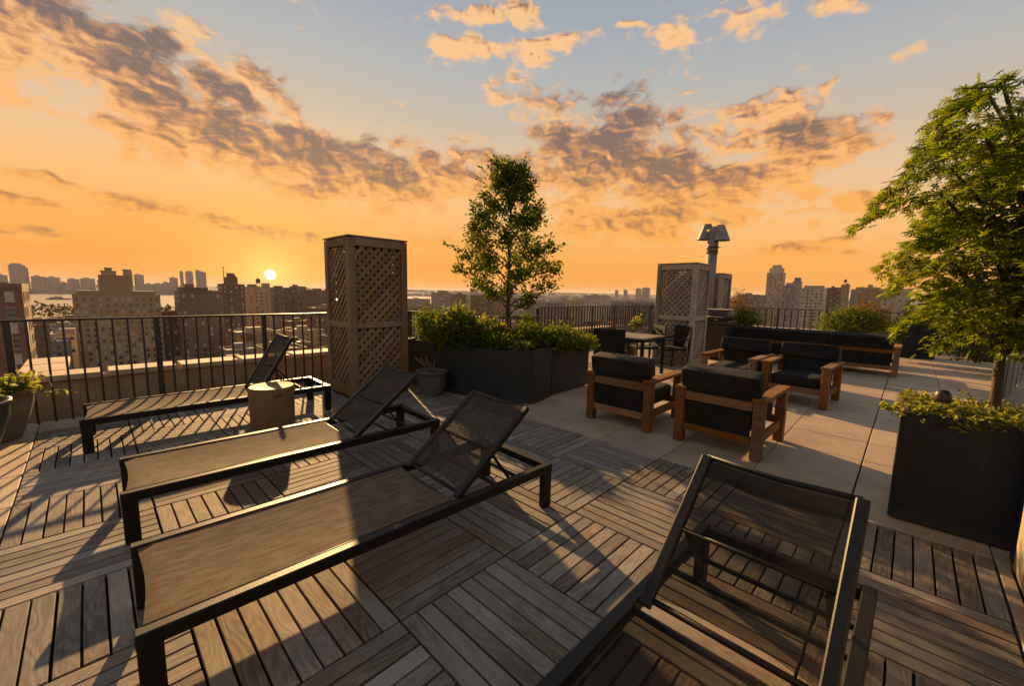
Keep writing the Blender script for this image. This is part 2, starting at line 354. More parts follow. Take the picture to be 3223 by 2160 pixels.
# ------------------------------------------------------------------ mesh builder
class MB:
    def __init__(s): s.v = []; s.f = []; s.smooth = []; s.mi = []
    def add(s, vs, fs, sm=False, mi=0):
        o = len(s.v); s.v += [tuple(map(float, p)) for p in vs]
        s.f += [tuple(i + o for i in f) for f in fs]; s.smooth += [sm] * len(fs); s.mi += [mi] * len(fs); return s
    def quad(s, a, b, c, d, mi=0): return s.add([a, b, c, d], [(0, 1, 2, 3)], mi=mi)
    def box(s, c, size, bev=0.0, rot=None, mi=0):
        hx, hy, hz = size[0] / 2, size[1] / 2, size[2] / 2
        R = rot if rot is not None else Matrix.Identity(3)
        C = Vector(c); bev = min(bev, hx * .9, hy * .9, hz * .9)
        if bev <= 0:
            vs = [(x * hx, y * hy, z * hz) for x in (-1, 1) for y in (-1, 1) for z in (-1, 1)]
            fs = [(0, 1, 3, 2), (4, 6, 7, 5), (0, 4, 5, 1), (2, 3, 7, 6), (0, 2, 6, 4), (1, 5, 7, 3)]
        else:
            vs = []; idx = {}
            for x in (-1, 1):
                for y in (-1, 1):
                    for z in (-1, 1):
                        for a in range(3):
                            p = [x * (hx - bev), y * (hy - bev), z * (hz - bev)]
                            p[a] = (x * hx, y * hy, z * hz)[a]
                            idx[(x, y, z, a)] = len(vs); vs.append(tuple(p))
            fs = []
            for a in range(3):
                b, c2 = (a + 1) % 3, (a + 2) % 3
                for sa in (-1, 1):
                    q = []
                    for sb, sc2 in ((-1, -1), (1, -1), (1, 1), (-1, 1)):
                        k = [0, 0, 0]; k[a] = sa; k[b] = sb; k[c2] = sc2; q.append(idx[(*k, a)])
                    fs.append(tuple(q) if sa > 0 else tuple(q[::-1]))
                for sb in (-1, 1):
                    for sc2 in (-1, 1):
                        k0 = [0, 0, 0]; k0[a] = -1; k0[b] = sb; k0[c2] = sc2
                        k1 = list(k0); k1[a] = 1
                        q = (idx[(*k0, b)], idx[(*k1, b)], idx[(*k1, c2)], idx[(*k0, c2)])
                        fs.append(q if sb * sc2 < 0 else q[::-1])
            for x in (-1, 1):
                for y in (-1, 1):
                    for z in (-1, 1):
                        t = (idx[(x, y, z, 0)], idx[(x, y, z, 1)], idx[(x, y, z, 2)])
                        fs.append(t if x * y * z > 0 else t[::-1])
        vs = [C + R @ Vector(p) for p in vs]
        return s.add(vs, fs, mi=mi)
    def beam(s, a, b, w, h, bev=0.0, upv=(0, 0, 1), mi=0):
        a = Vector(a); b = Vector(b); d = (b - a); L = d.length; x = d.normalized()
        U = Vector(upv); y = U.cross(x)
        if y.length < 1e-5: y = Vector((0, 1, 0)).cross(x)
        y.normalize(); z = x.cross(y)
        R = Matrix((x, y, z)).transposed()
        return s.box((a + b) / 2, (L, w, h), bev, R, mi)
    def tube(s, pts, r, n=8, caps=True, mi=0):
        pts = [Vector(p) for p in pts]; rs = r if isinstance(r, (list, tuple)) else [r] * len(pts)
        vs = []; prev = None
        for i, p in enumerate(pts):
            d = (pts[min(i + 1, len(pts) - 1)] - pts[max(i - 1, 0)]).normalized()
            ref = prev if prev is not None else (Vector((1, 0, 0)) if abs(d.x) < .9 else Vector((0, 1, 0)))
            y = d.cross(ref).normalized(); x = y.cross(d).normalized(); prev = x
            for k in range(n):
                t = 2 * math.pi * k / n
                vs.append(p + (x * math.cos(t) + y * math.sin(t)) * rs[i])
        fs = [(i * n + k, i * n + (k + 1) % n, (i + 1) * n + (k + 1) % n, (i + 1) * n + k) for i in range(len(pts) - 1) for k in range(n)]
        s.add(vs, fs, True, mi)
        if caps:
            o = len(s.v) - len(vs); s.f += [tuple(o + k for k in range(n))[::-1], tuple(o + len(vs) - n + k for k in range(n))]
            s.smooth += [False] * 2; s.mi += [mi] * 2
        return s
    def lathe(s, prof, c=(0, 0, 0), n=28, sm=True, mi=0):
        vs = [(c[0] + r * math.cos(2 * math.pi * k / n), c[1] + r * math.sin(2 * math.pi * k / n), c[2] + z) for r, z in prof for k in range(n)]
        fs = [(i * n + k, i * n + (k + 1) % n, (i + 1) * n + (k + 1) % n, (i + 1) * n + k) for i in range(len(prof) - 1) for k in range(n)]
        s.add(vs, fs, sm, mi)
        o = len(s.v) - len(vs)
        if prof[0][0] > .001: s.f.append(tuple(o + k for k in range(n))[::-1]); s.smooth.append(False); s.mi.append(mi)
        if prof[-1][0] > .001: s.f.append(tuple(o + len(vs) - n + k for k in range(n))); s.smooth.append(False); s.mi.append(mi)
        return s
    def prism(s, poly, z0, z1, sc0=1.0, bev=0, mi=0):
        n = len(poly); cx = sum(p[0] for p in poly) / n; cy = sum(p[1] for p in poly) / n
        vs = [(cx + (x - cx) * sc0, cy + (y - cy) * sc0, z0) for x, y in poly] + [(x, y, z1) for x, y in poly]
        fs = [(i, (i + 1) % n, (i + 1) % n + n, i + n) for i in range(n)] + [tuple(range(n))[::-1], tuple(range(n, 2 * n))]
        return s.add(vs, fs, mi=mi)
    def cushion(s, c, size, rot=None, e=.35, n=14, m=10, dent=0.0):
        R = rot if rot is not None else Matrix.Identity(3); C = Vector(c)
        def pw(x, p): return math.copysign(abs(x) ** p, x)
        vs = []
        for j in range(m + 1):
            ph = -math.pi / 2 + math.pi * j / m
            for k in range(n * 2):
                th = math.pi * k / n
                x = pw(math.cos(ph), e) * pw(math.cos(th), e); y = pw(math.cos(ph), e) * pw(math.sin(th), e); z = pw(math.sin(ph), e * 1.3)
                if dent and z > 0: z -= dent * (1 - x * x) * (1 - y * y * .3)
                vs.append(C + R @ Vector((x * size[0] / 2, y * size[1] / 2, z * size[2] / 2)))
        N = n * 2
        fs = [(j * N + k, j * N + (k + 1) % N, (j + 1) * N + (k + 1) % N, (j + 1) * N + k) for j in range(m) for k in range(N)]
        return s.add(vs, fs, True)
    def mesh(s, name, mats):
        me = bpy.data.meshes.new(name); me.from_pydata(s.v, [], s.f)
        me.polygons.foreach_set('use_smooth', s.smooth)
        for mm in (mats if isinstance(mats, (list, tuple)) else [mats]): me.materials.append(MATS[mm])
        if any(s.mi): me.polygons.foreach_set('material_index', s.mi)
        me.update(); return me
    def obj(s, name, mats, parent=None, **kw):
        return link(name, s.mesh(name, mats), parent, **kw)

def link(name, me, parent=None, loc=None, rot=None, **props):
    o = bpy.data.objects.new(name, me); COL.objects.link(o)
    if parent is not None: o.parent = parent
    if loc is not None: o.location = loc
    if rot is not None: o.rotation_euler = rot
    for k, v in props.items(): o[k] = v
    return o
def thing(name, label, cat, loc=(0, 0, 0), rz=0.0, group=None):
    o = bpy.data.objects.new(name, None); COL.objects.link(o); o.empty_display_size = .2
    o.location = loc; o.rotation_euler = (0, 0, rz); o['label'] = label; o['category'] = cat
    if group: o['group'] = group
    return o
def copy_tree(o, parent=None, depth=0):
    c = o.copy(); COL.objects.link(c)
    if parent is not None: c.parent = parent
    for ch in [x for x in KIDS.get(o.name, [])]: copy_tree(ch, c)
    return c
KIDS = {}
def kids_index():
    KIDS.clear()
    for o in bpy.data.objects:
        if o.parent: KIDS.setdefault(o.parent.name, []).append(o)
def dup(o, loc, rz, label, group=None):
    kids_index(); c = copy_tree(o); c.location = loc; c.rotation_euler = (0, 0, rz); c['label'] = label
    if group: c['group'] = group
    return c

# fast scattering of one small template over many places, as one mesh
def scatter(name, tv, tf, pos, xd, zd, scl, mats, parent=None, sm=False, **props):
    tv = np.asarray(tv, float); pos = np.asarray(pos, float); N = len(pos); K = len(tv)
    zd = zd / np.linalg.norm(zd, axis=1, keepdims=True)
    yd = np.cross(zd, xd); yd /= np.linalg.norm(yd, axis=1, keepdims=True) + 1e-9; xd = np.cross(yd, zd)
    scl = np.asarray(scl, float).reshape(N, 1, 1)
    P = (tv[None, :, 0:1] * xd[:, None, :] + tv[None, :, 1:2] * yd[:, None, :] + tv[None, :, 2:3] * zd[:, None, :]) * scl + pos[:, None, :]
    me = bpy.data.meshes.new(name)
    me.vertices.add(N * K); me.vertices.foreach_set('co', P.reshape(-1))
    sizes = np.array([len(f) for f in tf]); flat = np.concatenate([np.array(f) for f in tf]); L = len(flat)
    loops = (flat[None, :] + (np.arange(N) * K)[:, None]).reshape(-1)
    me.loops.add(N * L); me.loops.foreach_set('vertex_index', loops.astype(np.int32))
    st = np.concatenate([[0], np.cumsum(sizes)[:-1]])
    starts = (st[None, :] + (np.arange(N) * L)[:, None]).reshape(-1)
    me.polygons.add(N * len(tf)); me.polygons.foreach_set('loop_start', starts.astype(np.int32))
    me.polygons.foreach_set('loop_total', np.tile(sizes, N).astype(np.int32))
    me.polygons.foreach_set('use_smooth', np.full(N * len(tf), sm))
    me.update(calc_edges=True)
    me.materials.append(MATS[mats])
    return link(name, me, parent, **props)
LEAF = ([(0, 0, 0), (.5, .22, .05), (1, 0, -.05), (.5, -.22, .05)], [(0, 1, 2), (0, 2, 3)])
LONG = ([(0, 0, 0), (.35, .09, .03), (.35, -.09, .03), (.75, .07, -.02), (.75, -.07, -.02), (1.05, 0, -.14)], [(0, 1, 2), (1, 3, 4, 2), (3, 5, 4)])
ROUND = ([(0, 0, 0), (.25, .26, .05), (.7, .25, .05), (1, 0, -.03), (.7, -.25, .05), (.25, -.26, .05)], [(0, 1, 2, 3), (0, 3, 4, 5)])
def maple_t():
    vs = [(0, 0, 0)]; fs = []
    angs = (-125, -75, -36, 0, 36, 75, 125); lens = (.36, .68, .92, 1.0, .92, .68, .36)
    for a, l in zip(angs, lens):
        a = rad(a); c, s_ = math.cos(a), math.sin(a); o = len(vs); w = .105
        vs += [(c * l * .45 - s_ * w, s_ * l * .45 + c * w, .03), (c * l, s_ * l, -.10 * l), (c * l * .45 + s_ * w, s_ * l * .45 - c * w, .03)]
        fs.append((0, o + 2, o + 1, o))
    return vs, fs
MAPLE = maple_t()
def rdir(n):
    d = rng.normal(size=(n, 3)); return d / np.linalg.norm(d, axis=1, keepdims=True)

# ================================================================== TERRACE
T = 0.61
# building the terrace sits on
slab = MB(); slab.box((-.4, 5.2, -.14), (9.6, 24.6, .14)); slab.obj('terrace_slab', 'under', kind='structure')
tb = thing('terrace_building', 'tan brick apartment building that carries the roof terrace, seen below the railing', 'building', (0, 0, 0))
b = MB(); b.box((-.4, 5.2, -24.3), (9.4, 24.4, 48.0)); b.obj('wall', 'parapet', tb)
b = MB(); b.box((-5.38, 5.2, -.55), (.46, 24.4, .1)); b.obj('gutter', 'under', tb)

# ---- wooden deck of parquet tiles
deck = MB(); deck.box((-2 * T + 0.0, 0, -.0625), (10 * T + .0, 6 * T, .015))
deck = deck.obj('wooden_deck', 'under', kind='structure')
pl = MB(); PW = T / 8; pl.box((0, 0, 0), (T - .012, PW - .0085, .024), .0022)
far_plank = None
for ex in (-1, 1):
    for ey in (-.018, .018):
        n0 = len(pl.v); vs = [(ex * .272 + .0032 * math.cos(k * 1.0472), ey + .0032 * math.sin(k * 1.0472), .01225) for k in range(6)]; pl.add(vs, [(0, 1, 2, 3, 4, 5)], mi=1)
plank_me = pl.mesh('plank', ['deck_wood', 'screw'])
tg = MB()
for k in (-.2, 0, .2): tg.box((0, k, 0), (T - .03, .03, .016))
grid_me = tg.mesh('tile_grid', 'under')
cells = [(a, b_) for a in range(-7, 3) for b_ in range(-3, 3)]
cp = (1.385 / T, -1.408 / T)
def seen_size(c):
    dx_, dy_ = c[0] + .5 - cp[0], c[1] + .5 - cp[1]; r = math.hypot(dx_, dy_)
    f = (dx_ * -.6962 + dy_ * .7179) / r
    return (1 / r) if f > .50 and r > 1.0 else .01 / r
cells.sort(key=seen_size, reverse=True)
restb = MB()
for i, (a, b_) in enumerate(cells):
    cx, cy = (a + .5) * T, (b_ + .5) * T; along_y = (a + b_) % 2 == 0
    if i < 37:
        t = link('deck_tile', grid_me, deck, loc=(cx, cy, -.034), rot=(0, 0, rad(90) if along_y else 0))
        for k in range(8):
            link('plank', plank_me, t, loc=(random.uniform(-.0008, .0008), (k - 3.5) * PW + random.uniform(-.0008, .0008), .022 + random.uniform(-.0009, .0009)),
                 rot=(random.uniform(-.006, .006), random.uniform(-.001, .001), rad(random.choice((0, 180)))))
    else:
        for k in range(8):
            R = Matrix.Rotation(rad(90) if along_y else 0, 3, 'Z')
            o = R @ Vector((0, (k - 3.5) * PW, 0))
            restb.box((cx + o.x, cy + o.y, -.012 + random.uniform(-.0009, .0009)), (T - .012, PW - .0085, .024), .0022, R)
restb.obj('far_planks', 'deck_wood', deck, kind='stuff')

# ---- stone pavers
pv = thing('x', '', '')
bpy.data.objects.remove(pv)
bed = MB(); bed.box((-1.2, 9.2, -.0625), (7.9, 14.7, .015)); bed.box((-4.53, -2.0, -.0625), (.5, 9.0, .015)); bed.box((-1.5, -3.3, -.0625), (5.5, 2.92, .015))
bed.box((1.87, -1.0, -.0625), (.07, 5.6, .015))
bed = bed.obj('stone_paving', 'under', kind='structure')
pm = MB(); pm.box((0, 0, 0), (T - .006, T - .006, .04), .003); paver_me = pm.mesh('paver', 'paver')
nbig = 0; rest = MB()
plist = []
for b_ in range(3, 26):
    for a in range(-8, 5):
        gap = .002 if a >= 2 else -.002
        plist.append((a + .5, b_ + .5, gap))
for b_ in range(-8, -3):
    for a in range(-6, 1): plist.append((a + .5, b_ + .5, 0))
for a in range(-7, -4): plist.append((a + .5, -3.5, 0))
for a in range(-4, 0): plist.append((a + .5, -3.5, 0))
def vis(pq):
    x, y = pq[0] * T, pq[1] * T
    dx_, dy_ = x - 1.385, y + 1.408; r = math.hypot(dx_, dy_)
    f = (dx_ * -.6962 + dy_ * .7179) / r
    if y > 2.6 and x < -2.4 and y < 6: return .02
    return 1 / r if f > .55 else .001
plist.sort(key=vis, reverse=True)
for i, (a, b_, gp) in enumerate(plist):
    p = (a * T + gp, b_ * T, -.022 + random.uniform(-.0012, .0008))
    if i < 270: link('paver', paver_me, bed, loc=p, rot=(0, 0, 0))
    else: rest.box(p, (T - .006, T - .006, .04), .003)
hp = MB(); hp.box((0, 0, 0), (.40, T - .006, .04), .003); half_me = hp.mesh('half_paver', 'paver')
for b_ in range(-6, 4): link('edge_paver', half_me, bed, loc=(-4.475, (b_ + .5) * T, -.022))
sp = MB(); sp.box((0, 0, 0), (.048, T - .006, .04), .003); sp_me = sp.mesh('edge_strip', 'paver')
for b_ in range(-5, 3): link('edge_strip', sp_me, bed, loc=(1.861, (b_ + .5) * T, -.022))
rest.obj('far_pavers', 'paver', bed, kind='stuff')

# ---- brick parapet with coping stones
def parapet(label, x0, y0, x1, y1, step=.61):
    L = math.hypot(x1 - x0, y1 - y0); rz = math.atan2(y1 - y0, x1 - x0)
    t = thing('parapet_wall', label, 'parapet', (x0, y0, 0), rz)
    m = MB(); m.box((L / 2, -.16, -.18), (L, .30, 1.04)); m.obj('wall', 'parapet', t)
    cs = MB(); cs.box((0, 0, 0), (step - .012, .37, .062), .006); cme = cs.mesh('coping_stone', 'coping')
    n = int(L / step)
    for k in range(n): link('coping_stone', cme, t, loc=((k + .5) * L / n, -.16, .372 + random.uniform(-.002, .002)))
    return t
parapet('low tan parapet with sunlit coping stones running behind the long railing', -5.0, 9.6, -5.0, -1.98)
parapet('short return of the low parapet running away at the left corner', -5.36, -1.98, -6.6, -1.98)
parapet('low parapet with white coping beyond the back railing', 2.9, 13.6, -5.0, 13.6)

# ---- metal railings
def railing(label, pts, post_every, nb, h=1.01, first=0.0, bw=.018):
    t = thing('railing', label, 'railing', (pts[0][0], pts[0][1], 0))
    o = Vector((pts[0][0], pts[0][1], 0))
    bm = MB(); bm.box((0, 0, (h - .012) / 2), (bw, bw, h - .014)); bme = bm.mesh('baluster', 'rail_metal')
    pm_ = MB(); pm_.box((0, 0, (h - .012) / 2), (.05, .05, h - .014), .003); pme = pm_.mesh('post', 'rail_metal')
    for (xa, ya), (xb, yb) in zip(pts[:-1], pts[1:]):
        a = Vector((xa, ya, 0)) - o; b_ = Vector((xb, yb, 0)) - o; L = (b_ - a).length; d = (b_ - a) / L; rz = math.atan2(d.y, d.x)
        r = MB(); r.beam(a + Vector((0, 0, h)), b_ + Vector((0, 0, h)), .052, .022, .004); r.obj('top_rail', 'rail_metal', t)
        s = first; k = 0; step = post_every / nb; s0 = -math.floor(first / step) * step
        n = int(L / step + 1e-6)
        for k in range(n + 1):
            s = k * step
            p = a + d * min(s, L)
            if k % nb == 0: link('post', pme, t, loc=p, rot=(0, 0, rz))
            else: link('baluster', bme, t, loc=p, rot=(0, 0, rz))
        first = 0.0
    return t
railing('long black metal railing behind the left lounger, facing the sunset', [(-4.6, -4.061), (-4.6, 2.32), (-2.86, 2.32), (-2.5, 3.17)], 1.053, 9)
railing('black metal railing of close balusters beyond the dining table', [(-4.7, 5.7), (-5.0, 6.07), (-4.9, 13.2)], 1.15, 9, bw=.026)
railing('black metal railing at the far end behind the dark sofa', [(-4.9, 12.9), (3.0, 13.15)], 1.15, 7, bw=.028)

# ---- lattice towers
def lattice_tower(name, label, x0, y0, x1, y1, H, mname, core, splits, sp_=.105, fr=.085):
    W_, Dp = x1 - x0, y1 - y0; cx, cy = (x0 + x1) / 2, (y0 + y1) / 2
    t = thing(name, label, 'lattice tower', (cx, cy, 0))
    for sx in (-1, 1):
        for sy in (-1, 1):
            m = MB(); m.box((0, 0, H / 2 - .01), (fr, fr, H - .02), .004); o = m.obj('post', mname, t)
            o.location = (sx * (W_ / 2 - fr / 2), sy * (Dp / 2 - fr / 2), 0)
    faces = [((0, -Dp / 2), (1, 0), W_), ((0, Dp / 2), (-1, 0), W_), ((W_ / 2, 0), (0, 1), Dp), ((-W_ / 2, 0), (0, -1), Dp)]
    for (fx, fy), (ux, uy), wf in faces:
        inn = wf - 2 * fr; U = Vector((ux, uy, 0)); N = Vector((uy, -ux, 0)); O = Vector((fx, fy, 0)) - N * .03
        for zz, hh in zip(*splits):
            m = MB(); a = O - U * (inn / 2 - .001) + Vector((0, 0, zz)); b_ = O + U * (inn / 2 - .001) + Vector((0, 0, zz))
            m.beam(a, b_, .05, hh, .004); m.obj('cross_rail', mname, t)
        zs = splits[0]; hs = splits[1]
        for q in range(len(zs) - 1):
            z0, z1 = zs[q] + hs[q] / 2, zs[q + 1] - hs[q + 1] / 2; hp_ = z1 - z0; hw = inn / 2
            for dirn in (1, -1):
                k = -hw * 2 - hp_
                c0 = z0 - 2 * hw + sp_ * .5
                while c0 < z1:
                    # slat: z = c0 + (s+hw) for dirn 1, mirrored for -1 ; 45 degrees
                    s0 = max(0.0, z0 - c0); s1 = min(2 * hw, z1 - c0)
                    if s1 - s0 > .03:
                        A = (s0 - hw, c0 + s0); B = (s1 - hw, c0 + s1)
                        if dirn < 0: A = (-A[0], A[1]); B = (-B[0], B[1])
                        off = N * (-.004 if dirn > 0 else -.0125)
                        m = MB()
                        m.beam(O + U * A[0] + Vector((0, 0, A[1])) + off, O + U * B[0] + Vector((0, 0, B[1])) + off, .044, .0075, 0, upv=N)
                        m.obj('slat', mname, t)
                    c0 += sp_
    m = MB(); m.box((0, 0, H - .0), (W_ + .012, Dp + .012, .02), .003); m.obj('cap', mname, t)
    if core:
        m = MB()
        for cx_, cy_, w, d, z in core: m.box((cx_, cy_, z / 2), (w, d, z))
        m.obj('duct', 'duct', t)
    return t
lattice_tower('lattice_tower', 'tall brown wooden lattice tower beside the loungers and railing', -4.12, .76, -3.42, 1.55, 1.99, 'lattice_wood',
              [(-.02, -.04, .34, .50, 1.70), (.17, .2, .2, .22, 1.5)], ((.10, .92, 1.93), (.14, .075, .10)))
lattice_tower('lattice_tower', 'weathered grey wooden lattice tower behind the dining table', -2.247, 6.40, -1.488, 7.12, 1.955, 'lattice_wood_grey',
              [(0, .05, .26, .34, 1.2)], ((.08, .93, 1.89), (.12, .085, .10)))
lattice_tower('lattice_tower', 'smaller grey lattice tower half hidden behind the steel vent pipe', -2.35, 8.70, -1.75, 9.35, 1.87, 'lattice_wood_grey',
              [(0, 0, .3, .3, 1.3)], ((.08, .95, 1.81), (.12, .085, .10)))
bpy.data.objects['lattice_tower.001']['group'] = 'grey lattice towers'
bpy.data.objects['lattice_tower.002']['group'] = 'grey lattice towers'

# ---- steel vent pipe with a two-mouthed cowl
t = thing('vent_pipe', 'tall galvanised steel vent pipe with a two-mouthed cowl above the grey lattice tower', 'vent pipe', (-2.00, 8.62, 0), rad(-12))
VENT = t
m = MB(); m.tube([(0, 0, 0), (0, 0, 1.2), (0, 0, 2.16)], .098, 20); m.obj('pipe', 'galv', t)
m = MB(); m.tube([(0, 0, 2.13), (0, 0, 2.3), (.0, 0, 2.58)], [.104, .104, .098], 20); m.obj('upper_pipe', 'galv', t)
m = MB(); m.tube([(0, 0, 2.165), (0, 0, 2.185)], .112, 20); m.tube([(-.16, 0, 2.26), (.17, 0, 2.26)], .008, 6); m.tube([(0, 0, 2.25), (0, 0, 2.275)], .118, 20); m.obj('bracket', 'rail_metal', t)
m = MB(); m.tube([(-.17, 0, 2.60), (.17, 0, 2.60)], .098, 18); m.obj('cross_pipe', 'galv', t)
for s_ in (-1, 1):
    m = MB(); n = 16; top = (s_ * .13, 0, 2.72)
    prof = [(.085, 2.735), (.10, 2.70), (.175, 2.42)]
    vs = []; 
    for r, z in prof:
        for k in range(n):
            th = 2 * math.pi * k / n
            vs.append((s_ * (.135 + (2.735 - z) * .16) + r * .82 * math.cos(th), r * math.sin(th), z + (.02 if s_ < 0 else -.03)))
    fs = [(i * n + k, i * n + (k + 1) % n, (i + 1) * n + (k + 1) % n, (i + 1) * n + k) for i in range(2) for k in range(n)] + [tuple(range(n))]
    m.add(vs, fs, True); o = m.obj('hood', 'galv', t)
VENT.scale = (1.12, 1.12, 1.085)

# ================================================================== FURNITURE
# ---- sun loungers: local x across (0..0.64), y along, foot at 0, head end at 1.96
def make_lounger(label, loc, rz, back_deg, seat='sling', back='sling_back', Wd=.64, HY=1.255, L=1.955):
    t = thing('sun_lounger', label, 'sun lounger', loc, rz, 'black sun loungers')
    z = .285; rw, rh = .044, .054; sg = .0
    for sx, nm in ((0, 'l'), (1, 'r')):
        x = rw / 2 if sx == 0 else Wd - rw / 2
        m = MB(); m.box((x, L / 2, z - rh / 2), (rw, L, rh), .004); m.obj('side_rail', 'frame_metal', t)
    m = MB(); m.box((Wd / 2, L - rw / 2, z - rh / 2 - .002), (Wd - 2 * rw, rw, rh - .006), .004); m.obj('end_rail', 'frame_metal', t)
    m = MB(); m.box((Wd / 2, .12, z - .044), (Wd - 2 * rw, .022, .018), .003); m.obj('foot_bar', 'frame_metal', t)
    for x in (.0255, Wd - .0255):
        for y in (.035, L - .035):
            m = MB(); m.box((x, y, (z - rh) / 2 + .0035), (.046, .066, z - rh - .001), .004); m.box((x, y, .003), (.034, .056, .006)); m.obj('leg', 'frame_metal', t)
    for y in (HY + .30, HY + .47):
        m = MB(); m.tube([(rw, y, z - .045), (Wd - rw, y, z - .045)], .0105, 8, False); m.obj('cross_tube', 'frame_metal', t)
    # seat sling: sags slightly, curls over the foot bar
    n1, n2 = 22, 10; vs = []
    for i in range(n1 + 1):
        f = i / n1; y = .02 + (HY - .05) * f
        for j in range(n2 + 1):
            gx = j / n2; x = rw * .9 + (Wd - 1.8 * rw) * gx
            sag = .020 * math.sin(math.pi * gx) * (1 - .6 * abs(2 * f - 1) ** 3); edge = .016 * math.sin(math.pi * gx) * max(0, 1 - f * 14) + .02 * math.sin(math.pi * gx) * max(0, f * 14 - 13)
            yy = y + (edge if f < .5 else -edge)
            vs.append((x, yy, z - .004 - sag * (.35 + .65 * min(1, f * 6)) - (.008 if i == 0 else 0)))
    fs = [(i * (n2 + 1) + j, i * (n2 + 1) + j + 1, (i + 1) * (n2 + 1) + j + 1, (i + 1) * (n2 + 1) + j) for i in range(n1) for j in range(n2)]
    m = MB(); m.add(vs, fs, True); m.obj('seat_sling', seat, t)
    for gx in (0, 1):
        x = rw * .9 + .004 if gx == 0 else Wd - rw * .9 - .004
        m = MB(); m.tube([(x, .02, z - .004), (x, HY - .04, z - .004)], .006, 6); m.obj('welt', 'frame_metal', t)
    m = MB(); m.tube([(rw, HY - .035, z - .022), (Wd - rw, HY - .035, z - .022)], .011, 8, False); m.obj('hinge_bar', 'frame_metal', t)
    # tilting back
    a = rad(back_deg); BL = .655; d = Vector((0, math.cos(a), math.sin(a))); nn = Vector((0, -math.sin(a), math.cos(a)))
    H = Vector((0, HY, z - .012)); x0, x1 = .066, Wd - .066
    for x in (x0, x1):
        bf = MB(); bf.beam(H + Vector((x, 0, 0)), H + Vector((x, 0, 0)) + d * BL, .040, .032, .005, upv=nn); bf.obj('back_tube', 'frame_metal', t)
    m = MB(); m.tube([H + Vector((x0, 0, 0)) + d * BL, H + Vector((Wd / 2, 0, 0)) + d * (BL - .006) - nn * .012, H + Vector((x1, 0, 0)) + d * BL], .012, 8); m.obj('top_bar', 'frame_metal', t)
    m = MB(); m.tube([H + Vector((x0, 0, 0)) + d * .03, H + Vector((x1, 0, 0)) + d * .03], .011, 8); m.obj('lower_bar', 'frame_metal', t)
    vs = []; n1 = 12
    for i in range(n1 + 1):
        f = i / n1
        for j in range(n2 + 1):
            gx = j / n2; x = x0 + (x1 - x0) * gx; sag = .022 * math.sin(math.pi * gx) * math.sin(math.pi * min(1, f * .8 + .15))
            e0 = .03 * math.sin(math.pi * gx) * (max(0, 1 - f * 8) - max(0, f * 8 - 7))
            p = H + Vector((x, 0, 0)) + d * (.035 + (BL - .03) * f + e0) + nn * (.010 - sag); vs.append(p)
    fs = [(i * (n2 + 1) + j, i * (n2 + 1) + j + 1, (i + 1) * (n2 + 1) + j + 1, (i + 1) * (n2 + 1) + j) for i in range(n1) for j in range(n2)]
    m = MB(); m.add(vs, fs, True); m.obj('back_sling', back, t)
    # headrest fold near the top: doubled cloth
    vs = []
    for f in (.86, .985):
        for j in range(n2 + 1):
            gx = j / n2; p = H + Vector((x0 + .012 + (x1 - x0 - .024) * gx, 0, 0)) + d * (BL * f) + nn * (-.012 - .02 * math.sin(math.pi * gx)); vs.append(p)
    m = MB(); m.add(vs, [(j, j + 1, j + n2 + 2, j + n2 + 1) for j in range(n2)], True); m.obj('sleeve', back, t)
    # prop: stay arms and notched rack under the back
    for x in (x0 + .035, x1 - .035):
        A = H + Vector((x, 0, 0)) + d * (BL * .48); B = Vector((x, HY + .42, z - .05))
        m = MB(); m.beam(A, B, .012, .026, .002, upv=(1, 0, 0)); m.obj('stay', 'frame_metal', t)
    m = MB(); m.tube([H + Vector((x0, 0, 0)) + d * (BL * .48), H + Vector((x1, 0, 0)) + d * (BL * .48)], .009, 8); m.obj('prop_bar', 'frame_metal', t)
    return t
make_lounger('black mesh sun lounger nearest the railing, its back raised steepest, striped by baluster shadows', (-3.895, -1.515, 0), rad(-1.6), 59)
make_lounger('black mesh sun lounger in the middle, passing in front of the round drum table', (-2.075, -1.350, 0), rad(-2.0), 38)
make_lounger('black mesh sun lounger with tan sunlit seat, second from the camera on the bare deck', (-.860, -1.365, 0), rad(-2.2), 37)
make_lounger('black mesh sun lounger cut by the bottom edge, deck seen through its sling', (.735, -1.385, 0), rad(-.8), 38, 'sling_open', 'sling_open')

# ---- drum side table
t = thing('drum_table', 'tan round drum side table with hand slots between two sun loungers', 'side table', (-2.80, -.285, 0), rad(40))
m = MB(); m.lathe([(.172, .0), (.176, .01), (.184, .20), (.187, .44), (.186, .452), (.178, .458), (.170, .455), (0.0001, .452)], n=48); m.obj('drum', 'drum', t)
for a_ in (-40, 140):
    m = MB(); r = rad(a_); c, s_ = math.cos(r), math.sin(r)
    m.box((.187 * c, .187 * s_, .395), (.006, .07, .018), .002, Matrix.Rotation(r, 3, 'Z') @ Matrix.Rotation(rad(22), 3, 'X')); m.obj('hand_slot', 'under', t)

def piping(parent, c, sx, sy, R, e):
    pts = []
    for k in range(29):
        th = 2 * math.pi * k / 28; pw = lambda v: math.copysign(abs(v) ** e, v)
        pts.append(Vector(c) + R @ Vector((pw(math.cos(th)) * sx / 2, pw(math.sin(th)) * sy / 2, 0)))
    m = MB(); m.tube(pts, .0045, 5, False); m.obj('piping', 'piping', parent)
